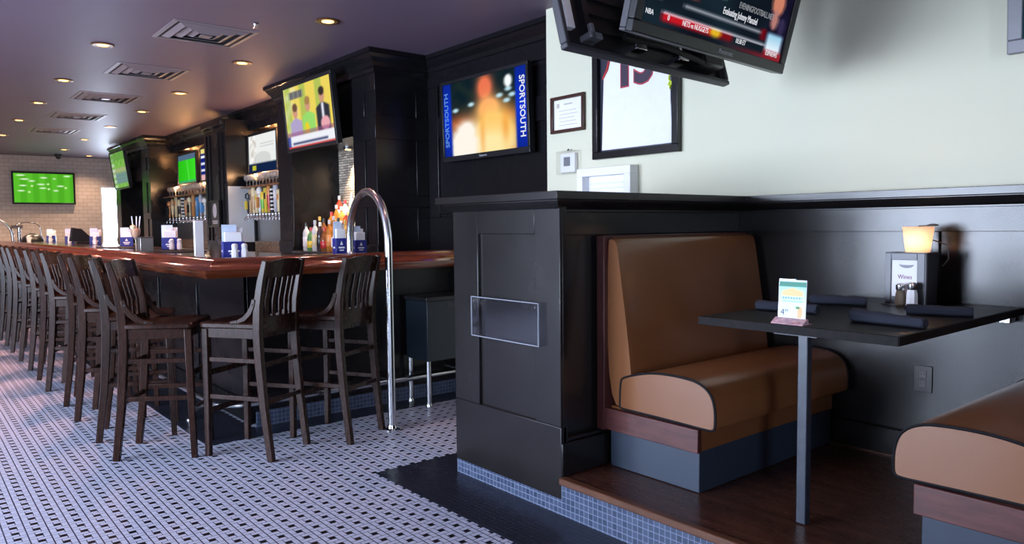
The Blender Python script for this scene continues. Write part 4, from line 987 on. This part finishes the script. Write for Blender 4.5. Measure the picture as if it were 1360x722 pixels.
mb = MB().loft([[F[0] + F[1] * (.086 + .03 * math.cos(a)) + F[2] * (.172 - .016 * abs(math.sin(a)) * (1 if math.sin(a) > 0 else .2)) + F[3] * d_ for a in [2 * PI * k / 20 for k in range(20)]] for d_ in (-.006, -.0052)]); mb.build('card_crest', paint('grey_ink', (.25, .25, .30), .5), t)
shaker(3.255, 1.368, TZ, 'pepper shaker standing before the menu caddy', SHP, 'table shakers', 1.05)
shaker(3.25, 1.320, TZ, 'salt shaker standing before the menu caddy', SHW, 'table shakers', 1.12)
# glowing cup lamp on the caddy
lz = TZ + .2225
t = thing('cup_lamp', 'peach frosted cup lamp with wire handle on the menu caddy', 'lamp', (3.335, 1.335, lz))
LG = NT('lit_frosted_glass'); _t = LG.n('ShaderNodeBsdfTranslucent'); _t.inputs[0].default_value = (1., .86, .72, 1); _d = LG.n('ShaderNodeBsdfDiffuse'); _d.inputs[0].default_value = (.78, .52, .36, 1)
_m = LG.n('ShaderNodeMixShader'); _m.inputs[0].default_value = .55; LG.link(_d.outputs[0], _m.inputs[1]); LG.link(_t.outputs[0], _m.inputs[2]); LG.link(_m.outputs[0], LG.out.inputs[0])
MB().lathe((3.335, 1.335, lz), [(.044, 0), (.047, .004), (.061, .108), (.057, .108), (.044, .008)], 28).build('shade', LG.mat, t, smooth=50)
MB().lathe((3.335, 1.335, lz + .008), [(.014, 0), (.015, .02), (.010, .026), (.003, .036)], 12).build('bulb', emis('candle_glow', (1, .75, .45), 6), t, smooth=50)
MB().tube([(3.385, 1.355, lz + .11)] + [(3.395, 1.30 + .058 * math.cos(a), lz + .062 + .055 * math.sin(a)) for a in [PI * .62 - k * .1 for k in range(19)]] + [(3.40, 1.243, lz + .03), (3.405, 1.240, lz - .03), (3.40, 1.262, lz - .06)], .0028, 8).build('wire_handle', WIRE, t, smooth=50)
lamp_point('bulb_light', (3.318, 1.335, lz + .055), 0.6, (1, .86, .70), t, .02)

# ------------------------------------------------------------------ ceiling fittings
def downlight(x, y, label, e=42):
    t = thing('downlight', label, 'ceiling light', (x, y, H), 'recessed downlights')
    MB().lathe((x, y, H), [(.062, 0), (.085, 0), (.088, -.004), (.08, -.010), (.062, -.006)], 24).build('trim_ring', paint('bronze_trim', (.20, .10, .05), .3, metal=.7), t, smooth=50)
    MB().lathe((x, y, H - .006), [(.061, .004), (.061, .001), (.04, .0005)], 24).build('reflector', REFL, t, smooth=50)
    MB().lathe((x, y, H - .009), [(.043, .004), (.043, .001), (.02, 0)], 24).build('bulb', BULB, t, smooth=50)
    lamp_spot('bulb_light', (x, y, H - .03), e, WARM if y < 13 else (1., .66, .44), t, 125, .05, .9)
ys1 = [1.6, 3.3, 5.03, 6.74, 8.63, 10.24, 11.99, 13.9, 15.8]; ys2 = [3.3, 5.03, 6.75, 8.55, 10.21, 11.94, 13.93, 15.8]
for i, y in enumerate(ys1): downlight(2.47, y, 'recessed downlight in the row over the bar, %s from the front' % ORD[i], 260 if y > 13 else 40 if y > 4 else 14)
for i, y in enumerate(ys2): downlight(1.36, y, 'recessed downlight in the row over the aisle, %s from the front' % ORD[i], 320 if y > 13 else 240 if y > 7.5 else 170 if y > 6 else 22 if y > 4 else 5)
downlight(3.07, 16.9, 'recessed downlight at the far wall near the glazed door', 90)
def vent(y, label):
    t = thing('ceiling_vent', label, 'ceiling vent', (1.9, y, H), 'square ceiling vents'); h = .305
    VM = paint('vent_metal', (.20, .165, .18), .4)
    for i, (r0, r1, z0, z1) in enumerate(((h, h - .03, 0, -.008), (h - .055, h - .10, .0, -.02), (h - .125, h - .17, 0, -.02), (h - .195, h - .235, 0, -.02))):
        mb = MB()
        for s_ in range(4):
            a = s_ * PI / 2; c_, n_ = math.cos(a), math.sin(a)
            def q(r, w, z): return V((1.9 + c_ * r - n_ * w, y + n_ * r + c_ * w, H + z))
            mb.add([q(r0, -r0, z0 - .004), q(r0, r0, z0 - .004), q(r1, r1, z1), q(r1, -r1, z1), q(r0, -r0, z0), q(r0, r0, z0), q(r1, r1, z1 + .004), q(r1, -r1, z1 + .004)],
                   [(0, 1, 2, 3), (7, 6, 5, 4), (0, 4, 5, 1), (3, 2, 6, 7), (1, 5, 6, 2), (0, 3, 7, 4)])
        mb.build('frame' if i == 0 else 'vane', VM, t)
    MB().box(1.9 - h + .02, 1.9 + h - .02, y - h + .02, y + h - .02, H - .003, H - .001).build('duct', paint('duct_black', (.02, .018, .02), .7), t)
    MB().box(1.86, 1.94, y - .04, y + .04, H - .022, H - .016).build('center_plate', VM, t)
for i, y in enumerate((5.93, 7.65, 9.4, 11.12, 12.9)): vent(y, ['square ceiling vent nearest the camera, its slats well visible', 'second ceiling vent from the camera', 'third ceiling vent from the camera, middle one', 'fourth ceiling vent from the camera', 'farthest ceiling vent from the camera'][i])
t = thing('sprinkler', 'small chrome sprinkler head on the ceiling right of nearest vent', 'sprinkler', (2.085, 5.4, H))
t.location.x = 2.55; OFF[t.name] = V((2.085, 5.4, H)); t.location = (2.085, 5.4, H)
MB().lathe((2.085, 5.4, H), [(.028, 0), (.03, -.004), (.014, -.008), (.01, -.02)], 16).build('rosette', CHROME, t, smooth=40); MB().lathe((2.085, 5.4, H - .034), [(.018, 0), (.018, .003)], 12).tube([(2.085, 5.4, H - .018), (2.085, 5.4, H - .034)], .004, 6).build('deflector', CHROME, t)
t = thing('security_camera', 'small black dome camera on the ceiling by far wall', 'camera', (2.54, 16.9, H))
MB().lathe((2.54, 16.9, H), [(.07, 0), (.07, -.03), (.06, -.04)], 16).build('base', PLASTIC, t, smooth=40); MB().lathe((2.54, 16.9, H - .04), [(.055, 0), (.045, -.035), (.02, -.055), (.003, -.058)], 16).build('dome', PLASTIC, t, smooth=50)

# ------------------------------------------------------------------ light
w = bpy.data.worlds.new('sky'); sc.world = w; w.use_nodes = True
bg = w.node_tree.nodes['Background']; bg.inputs[0].default_value = (.69, .80, 1.0, 1); bg.inputs[1].default_value = 33
def portal(name, loc, rot, sx, sy):
    l = bpy.data.lights.new(name, 'AREA'); l.shape = 'RECTANGLE'; l.size = sx; l.size_y = sy; l.cycles.is_portal = True
    o = bpy.data.objects.new(name, l); COL.objects.link(o); o.location = loc; o.rotation_euler = rot
for a0, a1, z0, z1 in LH: portal('window_portal', (XL - .12, (a0 + a1) / 2, (z0 + z1) / 2), (0, -PI / 2, 0), z1 - z0, a1 - a0)
for a0, a1, z0, z1 in BH: portal('window_portal', ((a0 + a1) / 2, YB - .12, (z0 + z1) / 2), (PI / 2, 0, 0), a1 - a0, z1 - z0)

sc.view_settings.view_transform = 'Standard'; sc.view_settings.look = 'None'; sc.view_settings.gamma = 1.0; sc.view_settings.use_curve_mapping = False
sc.view_settings.exposure = 0.0
